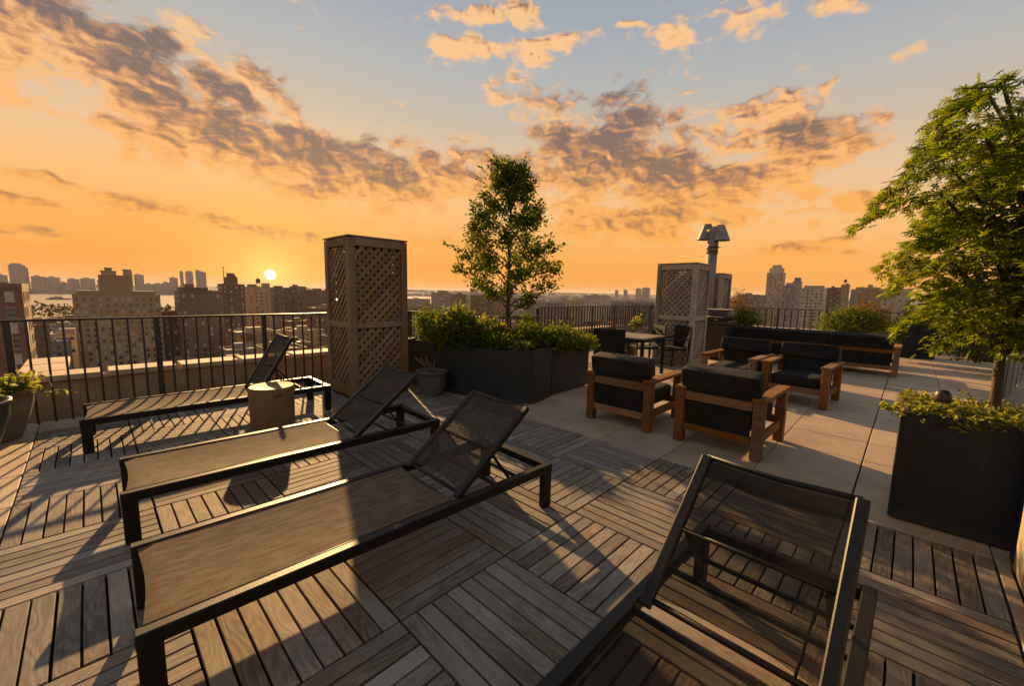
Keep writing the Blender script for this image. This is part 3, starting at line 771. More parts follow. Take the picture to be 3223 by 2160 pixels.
# ---- teak lounge chairs: local x across, y towards the back, front at y=0
def make_lounge(name, label, cat, Wd, loc, rz, group, ncush=1, faded=False, legs_extra=(), Dp=.80):
    t = thing(name, label, cat, loc, rz, group)
    H = .525; pw_, pd = .095, .085; xs = [-Wd / 2 + pw_ / 2, Wd / 2 - pw_ / 2]
    for x in xs:
        for y in (pd / 2, Dp - pd / 2):
            m = MB(); m.box((x, y, (H - .032) / 2), (pw_ - .014, pd, H - .034), .004); m.obj('leg', 'teak', t)
        m = MB(); m.box((x, Dp / 2, H - .016), (pw_ + .012, Dp + .01, .032), .005); m.obj('armrest', 'teak', t)
        m = MB(); m.box((x, Dp / 2, .165), (.035, Dp - 2 * pd, .075), .003); m.obj('side_rail', 'teak', t)
    for x in legs_extra:
        m = MB(); m.box((x, Dp - .04, (H - .09) / 2), (.075, .06, H - .09), .004); m.obj('leg', 'teak', t)
    inn = Wd - 2 * pw_
    m = MB(); m.box((0, Dp - .028, H - .075), (inn + .006, .042, .082), .004); m.obj('back_rail', 'teak', t)
    m = MB(); m.box((0, Dp - .030, .150), (inn + .006, .040, .066), .004); m.obj('lower_back_rail', 'teak', t)
    m = MB(); m.box((0, .035, .20), (inn + .006, .038, .075), .004); m.obj('front_rail', 'teak', t)
    for k in range(5 if ncush == 1 else 14):
        n = 5 if ncush == 1 else 14
        x = -inn / 2 + inn * (k + .5) / n
        m = MB(); m.box((x, Dp / 2, .215), (.05, Dp - .12, .016), .002); m.obj('slat', 'teak', t)
    cw = inn / ncush
    for k in range(ncush):
        cx = -inn / 2 + cw * (k + .5)
        m = MB(); m.cushion((cx, Dp * .46, .300), (cw * .985, Dp * .86, .150), e=.22, n=14, m=10, dent=.012); o = m.obj('seat_cushion', 'cushion', t); piping(o, (cx, Dp * .46, .345), cw * .975, Dp * .85, Matrix.Identity(3), .22)
        R = Matrix.Rotation(rad(-16 + random.uniform(-3, 3)), 3, 'X')
        m = MB(); m.cushion((cx, Dp - .10, .435), (cw * .99, .15, .30), R, e=.13, n=14, m=10); m.obj('lower_back_cushion', 'cushion', t)
        m = MB(); m.cushion((cx, Dp - .080, .622), (cw * (1.18 if ncush == 1 else 1.0), .17, .195), R, e=.15, n=18, m=12, dent=.012); o = m.obj('back_cushion', 'cushion_faded' if faded else 'cushion', t)
        for off in (-.052, .052): piping(o, Vector((cx, Dp - .080, .622)) + R @ Vector((0, off, 0)), cw * (1.16 if ncush == 1 else .98), .185, R @ Matrix.Rotation(rad(90), 3, 'X'), .15)
        m = MB(); m.cushion((cx, Dp - .045, .30), (cw * .97, .028, .36), e=.12, n=8, m=6); m.obj('back_sheet', 'cushion', t)
    return t
G4 = 'teak lounge chairs with black cushions'
# local +y is the back of the chair
make_lounge('lounge_chair', 'teak armchair with black cushions, its back to the camera, nearest the deck', 'armchair', .745, (.27, 3.150, 0), rad(178.5), G4, faded=True)
make_lounge('lounge_chair', 'teak armchair with slumped black cushion, its back to the camera, beside the corner planter', 'armchair', .745, (-.715, 3.130, 0), rad(180.5), G4, faded=True)
make_lounge('lounge_chair', 'teak armchair facing the camera, its right arm touching the next chair', 'armchair', .745, (-.40, 4.78, 0), rad(-3), G4)
make_lounge('lounge_chair', 'teak armchair facing the camera, right one of the pair before the sofa', 'armchair', .745, (.405, 4.735, 0), rad(-3.5), G4)
make_lounge('sofa', 'long teak sofa with black cushions, its back to the camera behind the armchairs', 'sofa', 2.98, (-.155, 9.09, 0), rad(180), None, ncush=3, legs_extra=(-.66, .70))

# ---- dining table and chairs
t = thing('dining_table', 'dark outdoor dining table with bronze top beside the grey lattice tower', 'dining table', (-2.06, 5.12, 0))
for k in range(5):
    m = MB(); m.box((0, (k - 2) * .166, .648), (.88, .160, .022), .003); m.obj('plank', 'table_top', t)
m = MB()
for s_ in (-1, 1): m.box((s_ * .425, 0, .612), (.03, .80, .05), .003); m.box((0, s_ * .40, .612), (.82, .03, .05), .003)
m.obj('frame', 'frame_metal', t)
for sx in (-1, 1):
    for sy in (-1, 1):
        m = MB(); m.box((sx * .415, sy * .385, .294), (.05, .05, .588), .004); m.obj('leg', 'frame_metal', t)
t = thing('glass_vase', 'small clear glass vase with a green stem on the dining table', 'vase', (-2.26, 5.05, .66))
m = MB(); m.lathe([(.035, 0), (.04, .005), (.04, .10), (.036, .10), (.036, .01)], n=20); m.obj('glass', 'glass_clear', t)
m = MB(); m.tube([(0, 0, .01), (.01, .0, .12), (-.005, .01, .20)], .006, 6); m.tube([(0.01, 0, .01), (.02, .015, .16)], .004, 6); m.obj('stem', 'fern_leaf', t)
def dining_chair(label, loc, rz):
    t = thing('dining_chair', label, 'chair', loc, rz, 'black dining chairs')
    w, d, hs, hb = .48, .48, .40, .80
    for sx in (-1, 1):
        m = MB(); m.beam((sx * w / 2, 0, 0), (sx * w / 2, 0, .56), .025, .025, .003); m.obj('leg', 'frame_metal', t)
        m = MB(); m.beam((sx * w / 2, d, 0), (sx * w / 2, d + .05, hb), .025, .025, .003); m.obj('leg', 'frame_metal', t)
        m = MB(); m.box((sx * w / 2, d / 2, .565), (.035, d, .022), .004); m.obj('armrest', 'frame_metal', t)
        m = MB(); m.box((sx * w / 2, d / 2, hs - .02), (.02, d - .03, .025), .003); m.obj('side_rail', 'frame_metal', t)
    m = MB(); m.box((0, d / 2, hs - .005), (w - .03, d - .04, .012), .003); m.obj('seat', 'cushion', t)
    R = Matrix.Rotation(rad(-6), 3, 'X')
    m = MB(); m.box((0, d + .028, .60), (w - .02, .012, .40), .003, R); m.obj('backrest', 'cushion', t)
    return t
dining_chair('black dining chair with its back to the armchairs, pushed under the near table side', (-2.26, 4.94, 0), rad(180 + 20))
dining_chair('black dining chair across the table, left of the two dark backs', (-2.30, 5.62, 0), rad(-38))
dining_chair('black dining chair across the table, touching the lattice tower', (-1.90, 5.80, 0), rad(-35))

# ---- grill between the grey towers
t = thing('grill', 'dark metal barbecue grill standing between the two grey lattice towers', 'grill', (-1.58, 8.05, 0), rad(-5))
m = MB(); m.box((0, 0, .40), (.50, .45, .72), .01); m.obj('cabinet', 'grill_black', t)
m = MB(); m.box((0, 0, .80), (.58, .50, .07), .008); m.obj('worktop', 'grill_black', t)
m = MB(); m.cushion((0, 0, .93), (.54, .46, .26), e=.35, n=12, m=8); m.obj('lid', 'grill_black', t)
m = MB(); m.tube([(-.20, -.255, .92), (.20, -.255, .92)], .012, 8); m.obj('handle', 'steel', t)
m = MB(); m.box((0, 0, 1.07), (.50, .36, .018), .003); m.obj('shelf', 'coping', t)
m = MB(); m.box((.06, -.262, .86), (.05, .01, .03)); m.obj('badge', 'steel', t)
for sx in (-1, 1):
    for sy in (-1, 1):
        m = MB(); m.box((sx * .21, sy * .18, .02), (.04, .04, .04)); m.obj('foot', 'grill_black', t)

# ---- wall on the right
t = thing('terrace_wall', 'plain beige stucco wall closing the deck at the right edge', 'wall', (1.89, 1.79, 0))
m = MB(); m.box((.15, -2.1, .55), (.30, 4.2, 1.1), .006); m.obj('wall', 'wall_beige', t)
m = MB(); m.box((.15, -2.1, 1.12), (.36, 4.24, .045), .006); m.obj('cap', 'coping', t)
t = thing('screen_post', 'slim dark metal post between the beige wall and the big planter', 'post', (1.915, 1.86, 0))
m = MB(); m.box((0, 0, .60), (.05, .09, 1.2), .004); m.obj('post', 'slate_blue', t)
t = thing('low_screen', 'low screen of grey panels beyond the maple trunk', 'screen', (2.62, 8.4, 0), rad(80))
for k in range(5):
    m = MB(); m.box((-2.0 + k * .92, 0, .32), (.90, .03, .62), .004); m.obj('panel', 'grey_panel', t)
    m = MB(); m.box((-2.46 + k * .92, 0, .33), (.02, .05, .66), .003); m.obj('post', 'galv', t)

# ================================================================== PLANTERS AND PLANTS
def box_planter(label, poly, H, sc0=1.0, m_='slate', group=None, soil=.05):
    cx = sum(p[0] for p in poly) / len(poly); cy = sum(p[1] for p in poly) / len(poly)
    t = thing('planter_box', label, 'planter', (cx, cy, 0), 0, group)
    P = [(x - cx, y - cy) for x, y in poly]; n = len(P); w = .93
    m = MB()
    vs = [(x * sc0, y * sc0, .012) for x, y in P] + [(x, y, H) for x, y in P] + [(x * w, y * w, H) for x, y in P] + [(x * w, y * w, H - soil - .02) for x, y in P]
    fs = []
    for r in range(3): fs += [(r * n + i, r * n + (i + 1) % n, (r + 1) * n + (i + 1) % n, (r + 1) * n + i) for i in range(n)]
    fs.append(tuple(range(n))[::-1]); m.add(vs, fs); o = m.obj('box', m_, t)
    bv = o.modifiers.new('b', 'BEVEL'); bv.width = .006; bv.segments = 2; bv.limit_method = 'ANGLE'
    m = MB(); m.prism([(x * w * .995, y * w * .995) for x, y in P], H - soil - .03, H - soil); m.obj('soil', 'soil', t)
    return t
def round_pot(label, loc, r, H, rb, m_, group=None, lip=.012):
    t = thing('plant_pot', label, 'pot', loc, 0, group)
    m = MB(); m.lathe([(rb * .97, 0), (rb, .01), (rb + (r - rb) * .45, H * .30), (r * .985, H * .72), (r, H * .93), (r + lip, H * .95), (r + lip, H), (r - .02, H), (r - .03, H * .9)], n=40)
    m.obj('pot', m_, t)
    m = MB(); m.lathe([(r - .028, H * .88), (.001, H * .9)], n=24); m.obj('soil', 'soil', t)
    return t
box_planter('big faceted dark planter holding the slender tree, its corner cut off', [(-3.95, 1.78), (-3.13, 1.86), (-2.10, 2.02), (-1.82, 2.29), (-1.885, 2.72), (-3.9, 2.30)], .66)
box_planter('lower dark planter right of the faceted one, behind the left armchair', [(-2.75, 2.80), (-1.94, 2.80), (-1.955, 3.68), (-2.75, 3.68)], .60)
box_planter('big dark blue square planter holding the maple at the right edge', [(1.405, 1.985), (1.885, 1.985), (2.55, 1.985), (2.55, 2.62), (1.405, 2.62)], .69, 1.0, 'slate_blue')
box_planter('tapered dark blue planter at the right end of the sofa', [(1.22, 11.75), (1.93, 11.95), (1.93, 12.5), (1.22, 12.4)], .76, .86, 'slate_blue')
box_planter('long low dark planter trough behind the sofa, below the back railing', [(-1.45, 9.75), (1.05, 9.75), (1.05, 10.15), (-1.45, 10.15)], .52, .95, 'pot_dark')
round_pot('round grey pot with bare stems at the foot of the brown lattice tower', (-3.06, 1.68, 0), .20, .315, .145, 'pot_grey')
round_pot('larger dark round pot at the left edge, nearest the camera', (-3.60, -2.24, 0), .345, .46, .22, 'pot_dark')
round_pot('smaller beige round pot at the left edge, against the railing', (-4.22, -2.10, 0), .29, .43, .19, 'pot_beige')
round_pot('dark round pot far behind the maple trunk', (2.72, 12.75, 0), .36, .46, .24, 'pot_dark')
round_pot('small brown pot behind the sofa, right of the grill', (-1.42, 9.35, 0), .17, .50, .12, 'pot_beige')
round_pot('small dark pot beside the dining chairs', (-2.9, 6.6, 0), .2, .5, .16, 'pot_dark')

def limb_tree(t, segs, matn, name='trunk'):
    m = MB()
    for pts, r in segs: m.tube(pts, r, 9)
    return m.obj(name, matn, t)
def blob_points(n, cen, radii, shell=.5):
    d = rdir(n); r = (shell + (1 - shell) * rng.random(n)) ** .7
    return np.array(cen) + d * r[:, None] * np.array(radii), d
def bush(name, label, loc, radii, n, leaf, tpl, size, cat='shrub', group=None, upb=.5, stems=6, clump=26, droop=0.0, matst='bark_dark', lumps=None):
    t = thing(name, label, cat, loc, 0, group)
    m = MB()
    for k in range(stems):
        a = 2 * math.pi * k / stems + random.random(); e = (math.cos(a) * radii[0] * .6, math.sin(a) * radii[1] * .6, radii[2] * (1.0 + .5 * random.random()))
        m.tube([(0, 0, -.03), (e[0] * .4, e[1] * .4, e[2] * .5), e], [.008, .006, .003], 5)
    m.obj('stem', matst, t)
    K = lumps or max(6, n // clump)
    cc, cd = blob_points(K, (0, 0, radii[2]), radii, .35)
    P = []; Z = []
    per = n // K
    for c, d in zip(cc, cd):
        q = rng.normal(size=(per, 3)) * np.array(radii) * .20
        P.append(c + q); Z.append(np.tile(d, (per, 1)))
    P = np.concatenate(P); Z = np.concatenate(Z); N = len(P)
    P[:, 2] = np.maximum(P[:, 2], .01)
    out = P - np.array([0, 0, radii[2] * .4]); out /= np.linalg.norm(out, axis=1, keepdims=True) + 1e-6
    zd = out * .5 + rng.normal(size=(N, 3)) * .55 + np.array([0, 0, upb]); xd = out + rng.normal(size=(N, 3)) * .6 + np.array([0, 0, -droop])
    s = size * (.6 + .8 * rng.random(N))
    scatter('foliage', tpl[0], tpl[1], P, xd, zd, s, leaf, t, kind='stuff')
    return t
def grassy(name, label, loc, n, h, spread, leaf, w=1.0, cat='plant', group=None, arch=.6, base=.08):
    # arching blades in five segments
    t = thing(name, label, cat, loc, 0, group)
    a = rng.random(n) * 2 * math.pi; L = h * (.55 + .55 * rng.random(n)); sp = spread * (.25 + .75 * rng.random(n))
    vs = []; fs = []
    seg = 5
    for i in range(n):
        ca, sa = math.cos(a[i]), math.sin(a[i]); bx, by = random.gauss(0, base), random.gauss(0, base); o = len(vs); ww = .010 * w * (.7 + .6 * random.random())
        tw = random.uniform(-.5, .5)
        for k in range(seg + 1):
            f = k / seg; r = sp[i] * f ** 1.5; z = L[i] * (math.sin(f * math.pi / 2 * 1.25)) * (1 - arch * .35 * f * f)
            wk = ww * (1 - f ** 2.2) + .0006
            vs += [(bx + ca * r - sa * wk, by + sa * r + ca * wk, z), (bx + ca * r + sa * wk, by + sa * r - ca * wk, z + wk * tw)]
        fs += [(o + 2 * k, o + 2 * k + 1, o + 2 * k + 3, o + 2 * k + 2) for k in range(seg)]
    m = MB(); m.add(vs, fs, True); m.obj('foliage', leaf, t, kind='stuff')
    return t

# ---- slender pear-like tree in the faceted planter
t = thing('slender_tree', 'slender upright green tree growing from the faceted planter against the sunset', 'tree', (-2.62, 2.62, .60))
def jit(s): return random.uniform(-s, s)
segs = [([(0, 0, -.1), (.01, 0, .3), (0, .02, .9), (.02, .02, 1.6), (.0, .04, 2.1), (.02, .03, 2.5)], [.034, .030, .025, .016, .009, .003])]
tips = []
def crown_r(z):   # crown radius by height above the soil
    xs = [.52, .70, .95, 1.25, 1.55, 1.9, 2.2, 2.45, 2.62]; ys = [.12, .42, .62, .70, .60, .40, .24, .13, .03]
    return float(np.interp(z, xs, ys))
NB = 44
for k in range(NB):
    f = k / (NB - 1); z0 = .42 + 1.75 * f ** .95; a = k * 2.399 + jit(.3)
    tz = z0 + .30 + jit(.06) - .1 * f; R_ = crown_r(min(2.58, tz + .05)) * random.uniform(.80, 1.10)
    tip = (math.cos(a) * R_, math.sin(a) * R_, tz)
    mid = (tip[0] * .45, tip[1] * .45, z0 + (tz - z0) * .65)
    r0 = .012 * (1 - .6 * f)
    segs.append(([(0.01, .01, z0), mid, tip], [r0, r0 * .6, .002])); tips.append((mid, tip))
limb_tree(t, segs, 'bark_dark')
P = []; X = []
for mid, tip in tips:
    mid = np.array(mid); tip = np.array(tip); d = (tip - mid); ln = np.linalg.norm(d)
    nn_ = 56
    for q in range(nn_):
        f = random.random() ** .8; c = mid * (1 - f) + tip * f * 1.04
        # side sprays
        c = c + rng.normal(size=3) * np.array([.045, .045, .042]) * (1.0 + .4 * (1 - f))
        k2 = 6
        o = rng.normal(size=(k2, 3)) * .026
        P.append(c + o); X.append(np.tile(d / ln * .6, (k2, 1)) + rng.normal(size=(k2, 3)) * .55 + np.array([0, 0, .12]))
for q in range(10):       # long thin shoots that stick out of the outline
    a = random.random() * 6.28; z = random.uniform(.9, 2.5); R_ = crown_r(z); st = np.array([math.cos(a) * R_ * .8, math.sin(a) * R_ * .8, z]); en = st + np.array([math.cos(a) * .2, math.sin(a) * .2, .13])
    for f in np.linspace(0, 1, 7): P.append(st + (en - st) * f + rng.normal(size=(3, 3)) * .010); X.append(np.tile((en - st), (3, 1)) * 3 + rng.normal(size=(3, 3)) * .5)
for sgn, z, ex in ((1, 1.28, .30), (-1, 1.30, .22)):   # the two long side shoots seen against the sky
    dv = np.array([-.717, -.697, 0]) * sgn; st = dv * .55 + np.array([0, 0, z]); en = st + dv * ex + np.array([0, 0, .12])
    for f in np.linspace(0, 1, 12): P.append(st + (en - st) * f + rng.normal(size=(5, 3)) * .018 * (1.3 - f)); X.append(np.tile((en - st), (5, 1)) * 3 + rng.normal(size=(5, 3)) * .6)
P = np.concatenate(P); X = np.concatenate(X); N = len(P)
scatter('crown', *ROUND, P, X, rng.normal(size=(N, 3)) * .8 + np.array([0, 0, .5]), .042 * (.55 + .8 * rng.random(N)), 'pear_leaf', t, kind='stuff')

# ---- Japanese maple in the big planter
t = thing('maple_tree', 'large Japanese maple with drooping layers of green leaves at the right edge', 'tree', (1.795, 2.30, .62))
segs = [([(0, 0, -.05), (.005, 0, .10), (.0, .01, .30), (-.01, .0, .50)], [.029, .026, .024, .023]),
        ([(-.01, 0, .48), (.04, .02, .75), (.0, .04, 1.05), (.06, .05, 1.4), (.05, .05, 1.75)], [.021, .018, .014, .010, .004])]
heads = []
ML = []
for k in range(46):
    a = k * 2.399 + jit(.35); f = k / 45; zt = .54 + 1.44 * f
    R_ = np.interp(zt, [.40, .7, 1.0, 1.4, 1.75, 2.05], [.26, .52, .70, .76, .66, .40]) * random.uniform(.76, 1.08)
    # the crown leans out over the deck side a little less than over the terrace
    tip = np.array([math.cos(a) * R_ + .08, math.sin(a) * R_ + .03, zt]); z0 = max(.42, zt - .45)
    mid = np.array([tip[0] * .5, tip[1] * .5, zt + .03])
    segs.append(([(0, .02, z0), tuple(mid), tuple(tip)], [.012, .008, .002])); ML.append((mid, tip))
limb_tree(t, segs, 'bark_dark')
P = []; X = []; Z = []
for mid, tip in ML:
    out = tip.copy(); out[2] = 0; out /= np.linalg.norm(out) + 1e-6
    side = np.array([-out[1], out[0], 0])
    n_ = 170
    for q in range(n_):
        f = random.random() ** .75 * 1.12; s_ = random.gauss(0, .115) * (1.15 - .45 * f)
        c = mid * (1 - f) + tip * f + side * s_; c[2] += -.22 * (max(0, f - .35)) ** 1.6 - .5 * s_ * s_ + random.gauss(0, .022)
        P.append(c); dr = out * (.9) + side * s_ * 3.0 + np.array([0, 0, -.15 - .35 * f]) + rng.normal(size=3) * .6; X.append(dr)
        Z.append(np.array([0, 0, 1.0]) + out * .55 + rng.normal(size=3) * .5)
P = np.array(P); X = np.array(X); Z = np.array(Z); N = len(P)
scatter('crown', *MAPLE, P, X, Z, .050 * (.65 + .6 * rng.random(N)), 'maple_leaf', t, kind='stuff')
# inner leaves, so that the crown is deep
n_ = 2600; Pi, dd = blob_points(n_, (.05, .03, 1.25), (.46, .46, .64), .25)
scatter('inner_crown', *MAPLE, Pi, dd + rng.normal(size=(n_, 3)) * .5 - np.array([0, 0, .4]), rng.normal(size=(n_, 3)) * .5 + np.array([0, 0, 1]), .062 * (.6 + .6 * rng.random(n_)), 'maple_leaf', t, kind='stuff')

# ---- planting in the faceted planter
bush('fern', 'tall feathery yellow-green fern clump beside the brown lattice tower', (-3.06, 2.06, .60), (.38, .22, .24), 3400, 'fern_leaf', LONG, .105, 'plant', upb=.15, clump=60)
bush('fern', 'arching fern clump left of the slender tree trunk', (-2.70, 2.30, .60), (.24, .18, .18), 1700, 'fern_leaf', LONG, .09, 'plant', upb=.15, clump=60)
bush('shrub', 'dark green low shrub spilling over the left face of the faceted planter', (-2.82, 2.02, .60), (.34, .16, .10), 2600, 'dark_leaf', LONG, .06, upb=.3)
bush('shrub', 'bright low green shrub at the front of the faceted planter', (-2.38, 2.20, .60), (.26, .16, .11), 2600, 'bush_leaf', LEAF, .045)
grassy('golden_fern', 'small golden fern with striped fronds at the planter corner', (-2.08, 2.30, .62), 260, .17, .26, 'yellow_leaf', 1.5, arch=1.2, base=.05)
bush('shrub', 'rounded green shrub right of the slender tree trunk', (-2.24, 2.62, .60), (.24, .22, .17), 3000, 'bush_leaf', LEAF, .045)
bush('shrub', 'tall narrow green shrub behind the slender tree', (-2.52, 2.95, .55), (.16, .16, .23), 1800, 'bush_leaf', LEAF, .045)
bush('shrub', 'big rounded green shrub filling the lower dark planter', (-2.08, 3.10, .56), (.27, .34, .17), 4200, 'bush_leaf', LEAF, .048)
bush('shrub', 'small drooping green shrub at the right end of the lower planter', (-2.02, 3.52, .54), (.22, .22, .11), 2600, 'fern_leaf', LEAF, .045)
bush('shrub', 'leafy shrub in the left end of the faceted planter, half behind the brown lattice tower', (-3.55, 2.02, 0.58), (.24, .18, .27), 2600, 'bush_leaf', LEAF, .05)
# bare stems in the round grey pot
t = thing('bare_plant', 'thin bare leaning stems in the round grey pot', 'plant', (-3.05, 1.68, .28))
m = MB()
for k in range(7):
    a = -2.4 + k * .32; r = random.uniform(.10, .26)
    m.tube([(0.02 * k - .05, 0, -.02), (r * .5 * math.cos(a), r * .5 * math.sin(a), .12), (r * math.cos(a), r * math.sin(a), random.uniform(.14, .26))], [.006, .005, .003], 5)
m.obj('stem', 'bark', t)
# ---- groundcover in the maple planter, with its small spotlight
def groundcover(label, loc, sx, sy, n, leaf, size, lift=.06, over=.02):
    t = thing('groundcover_plant', label, 'plant', loc)
    P = np.stack([(rng.random(n) - .5) * (sx + over * 2), (rng.random(n) - .5) * (sy + over * 2), rng.random(n) ** 1.5 * lift], 1)
    edge = (np.abs(P[:, 0]) > sx / 2) | (np.abs(P[:, 1]) > sy / 2); P[edge, 2] -= .03 * rng.random(edge.sum())
    lump = .5 + .5 * np.sin(P[:, 0] * 9 + 1) * np.sin(P[:, 1] * 11); P[:, 2] += lump * lift * .7
    xd = rng.normal(size=(n, 3)); xd[:, 2] = np.abs(xd[:, 2]) * .5
    scatter('foliage', *leaf, P, xd, rng.normal(size=(n, 3)) * .5 + np.array([0, 0, 1.0]), size * (.55 + .9 * rng.random(n)), 'yellow_leaf', t, kind='stuff')
    return t
groundcover('sunlit yellow-green groundcover filling the top of the maple planter', (1.975, 2.30, .645), 1.12, .62, 4400, ROUND, .031, .055, .03)
bush('trailing_plant', 'trailing shoots hanging over the left corner of the maple planter', (1.42, 2.12, .655), (.09, .10, .02), 160, 'yellow_leaf', ROUND, .036, 'plant', stems=3, lumps=6)
t = thing('sprig', 'thin upright sprig with paired leaves rising beside the maple trunk', 'plant', (1.735, 2.34, .66))
m = MB(); m.tube([(0, 0, 0), (-.015, .0, .06), (-.04, 0, .12), (-.075, 0, .135)], [.003, .0025, .002, .001], 5); m.obj('stem', 'bark', t)
sp_ = np.array([(-.008, 0, .03), (-.015, 0, .06), (-.025, 0, .085), (-.04, 0, .118), (-.055, 0, .125), (-.075, 0, .135), (-.02, 0, .105), (-.06, 0, .13)]); sp_ = np.repeat(sp_, 2, 0)
scatter('leaves', *ROUND, sp_, rng.normal(size=(16, 3)) + np.array([0, 0, .5]), rng.normal(size=(16, 3)) + np.array([0, 0, 1]), np.full(16, .026), 'yellow_leaf', t)
t = thing('garden_spotlight', 'small dark hooded spotlight among the leaves of the maple planter', 'lamp', (1.575, 2.14, .715))
m = MB(); m.lathe([(.040, .035), (.042, .045), (.036, .085), (.024, .105), (.001, .107)], n=24); m.obj('hood', 'grill_black', t)
m = MB(); m.tube([(0, 0, -.02), (0, 0, .05)], .009, 8); m.obj('spike', 'steel', t)
# ---- left edge pots
bush('flowering_plant', 'yellow-green leafy plant in the smaller beige pot', (-4.2, -2.02, .42), (.24, .24, .07), 900, 'yellow_leaf', ROUND, .05, 'plant')
bush('flowering_plant', 'yellow-green leafy plant in the larger dark pot', (-3.62, -2.26, .44), (.28, .28, .05), 900, 'yellow_leaf', ROUND, .045, 'plant')
t = thing('trailing_shoot', 'leafy shoot trailing to the right over the rim of the left pots', 'plant', (-3.98, -1.92, .44))
m = MB(); m.tube([(0, 0, 0), (.05, .12, .01), (.06, .26, -.03), (.07, .36, -.03)], [.004, .003, .003, .001], 5); m.obj('stem', 'bark', t)
sp_ = np.array([(0.05 + .05 * f, .05 + .34 * f, .01 - .04 * f) for f in np.linspace(0, 1, 22)]) + rng.normal(size=(22, 3)) * .006
scatter('leaves', *ROUND, sp_, rng.normal(size=(22, 3)) + np.array([0, 1, .2]), rng.normal(size=(22, 3)) * .6 + np.array([0, 0, 1]), np.full(22, .038), 'yellow_leaf', t)
# ---- back of the terrace
bush('shrub', 'clipped round green shrub left of the back railing', (-1.28, 9.0, .70), (.28, .26, .19), 2400, 'bush_leaf', LEAF, .045)
bush('shrub', 'loose bronze shrub rising behind the smaller grey tower', (-1.70, 9.85, .55), (.24, .24, .48), 2000, 'red_leaf', LEAF, .05)
bush('shrub', 'orange flowering plant at the foot of the grey lattice tower', (-1.55, 8.75, .34), (.24, .2, .10), 700, 'red_leaf', ROUND, .05)
bush('shrub', 'yellow flowering plant behind the black dining chairs', (-2.55, 6.25, .70), (.10, .10, .12), 400, 'yellow_leaf', ROUND, .05)
bush('shrub', 'mixed green and rust shrub behind the right half of the sofa', (.42, 10.4, .42), (.55, .35, .36), 4600, 'bush_leaf', LEAF, .06)
bush('shrub', 'rust coloured shrub above the mixed shrub behind the sofa', (.68, 10.7, .80), (.42, .3, .22), 1800, 'red_leaf', LEAF, .06)
bush('trailing_plant', 'yellow-green trailing plant along the rim of the trough behind the sofa', (-.15, 9.9, .50), (.85, .12, .03), 900, 'yellow_leaf', ROUND, .045, 'plant')
bush('shrub', 'dark green shrub beside the far tapered planter', (.95, 11.2, .30), (.40, .35, .32), 2400, 'dark_leaf', LEAF, .06)
bush('shrub', 'dark green mass of leaves above the far round pot', (2.72, 12.75, .44), (.32, .32, .16), 1400, 'dark_leaf', LEAF, .06)
bush('shrub', 'green climbing shrub beyond the grey panels at the right edge', (2.95, 6.6, .0), (.35, .9, .62), 5200, 'bush_leaf', LEAF, .055)
bush('shrub', 'tall green shrub standing behind the far right planting', (2.4, 10.6, .2), (.5, .5, .55), 3600, 'dark_leaf', LEAF, .06)
bush('shrub', 'green shrub growing out of the tapered blue planter', (1.55, 12.1, .72), (.30, .25, .25), 1800, 'dark_leaf', LEAF, .06)

def polar(az, dist): return (1.385 + dist * math.cos(rad(az)), -1.408 + dist * math.sin(rad(az)))
HAZE = 0.00005
# ================================================================== CITY
def city_mat(name, col, amt=.2):
    def bld(q, b, co):
        n = q.noise(co, .35, 4, .6); n2 = q.noise(q.vm('MULTIPLY', co, (1, 1, .15)), 1.2, 3, .6); oi = q.new('ShaderNodeObjectInfo')
        c = q.mix(n, tuple(x * (1 - amt) for x in col), tuple(x * (1 + amt) for x in col))
        c = q.mix(q.m('MULTIPLY', q.smooth(n2, .5, .75), .4), c, tuple(x * .6 for x in col))
        hs = q.new('ShaderNodeHueSaturation'); q.put(hs.inputs['Color'], c); q.put(hs.inputs['Value'], q.m('ADD', .75, q.m('MULTIPLY', oi.outputs['Random'], .5)))
        q.l.new(hs.outputs[0], b.inputs['Base Color'])
    return mat(name, col, .85, build=bld)
city_mat('brick_brown', (.16, .105, .065)); city_mat('brick_red', (.17, .10, .065)); city_mat('brick_tan', (.34, .235, .125)); city_mat('stone_grey', (.24, .21, .18)); city_mat('concrete_pale', (.38, .33, .27))
city_mat('tower_grey', (.22, .22, .24)); city_mat('roof_dark', (.07, .06, .055)); city_mat('roof_pale', (.45, .42, .38)); city_mat('roof_silver', (.50, .47, .42))
mat('asphalt', (.05, .048, .045), .9, noise=(.05, .3)); mat('land', (.05, .055, .035), .95, noise=(.02, .5)); mat('far_land', (.045, .05, .04), .95, noise=(.004, .5))
mat('window_glass', (.03, .033, .036), .15, 0, 1.0)
mat('window_reflection', (.40, .36, .30), .6)  # pale panes: the sky's reflection is put into their colour
mat('window_frame', (.42, .36, .28), .7)
def water_build(q, b, co):
    bn = q.new('ShaderNodeBump'); bn.inputs['Strength'].default_value = .35; bn.inputs['Distance'].default_value = 1.5
    q.put(bn.inputs['Height'], q.noise(q.vm('MULTIPLY', co, (1, .5, 1)), .08, 6, .65)); q.l.new(bn.outputs[0], b.inputs['Normal'])
mat('river_water', (.30, .25, .20), .32, 0, .9, build=water_build)
GZ = -47.0
m = MB(); m.quad((-890, -1400, GZ), (400, -1400, GZ), (400, 2600, GZ), (-890, 2600, GZ)); m.obj('city_ground', 'asphalt', kind='structure')
m = MB(); m.quad((-3400, -9000, GZ - .9), (-880, -9000, GZ - .9), (-880, 14000, GZ - .9), (-3400, 14000, GZ - .9)); m.obj('river', 'river_water', kind='structure')
m = MB(); m.quad((-20000, -14000, GZ - .5), (-3050, -14000, GZ - .5), (-3050, 20000, GZ - .5), (-20000, 20000, GZ - .5)); m.obj('far_shore_land', 'far_land', kind='structure')
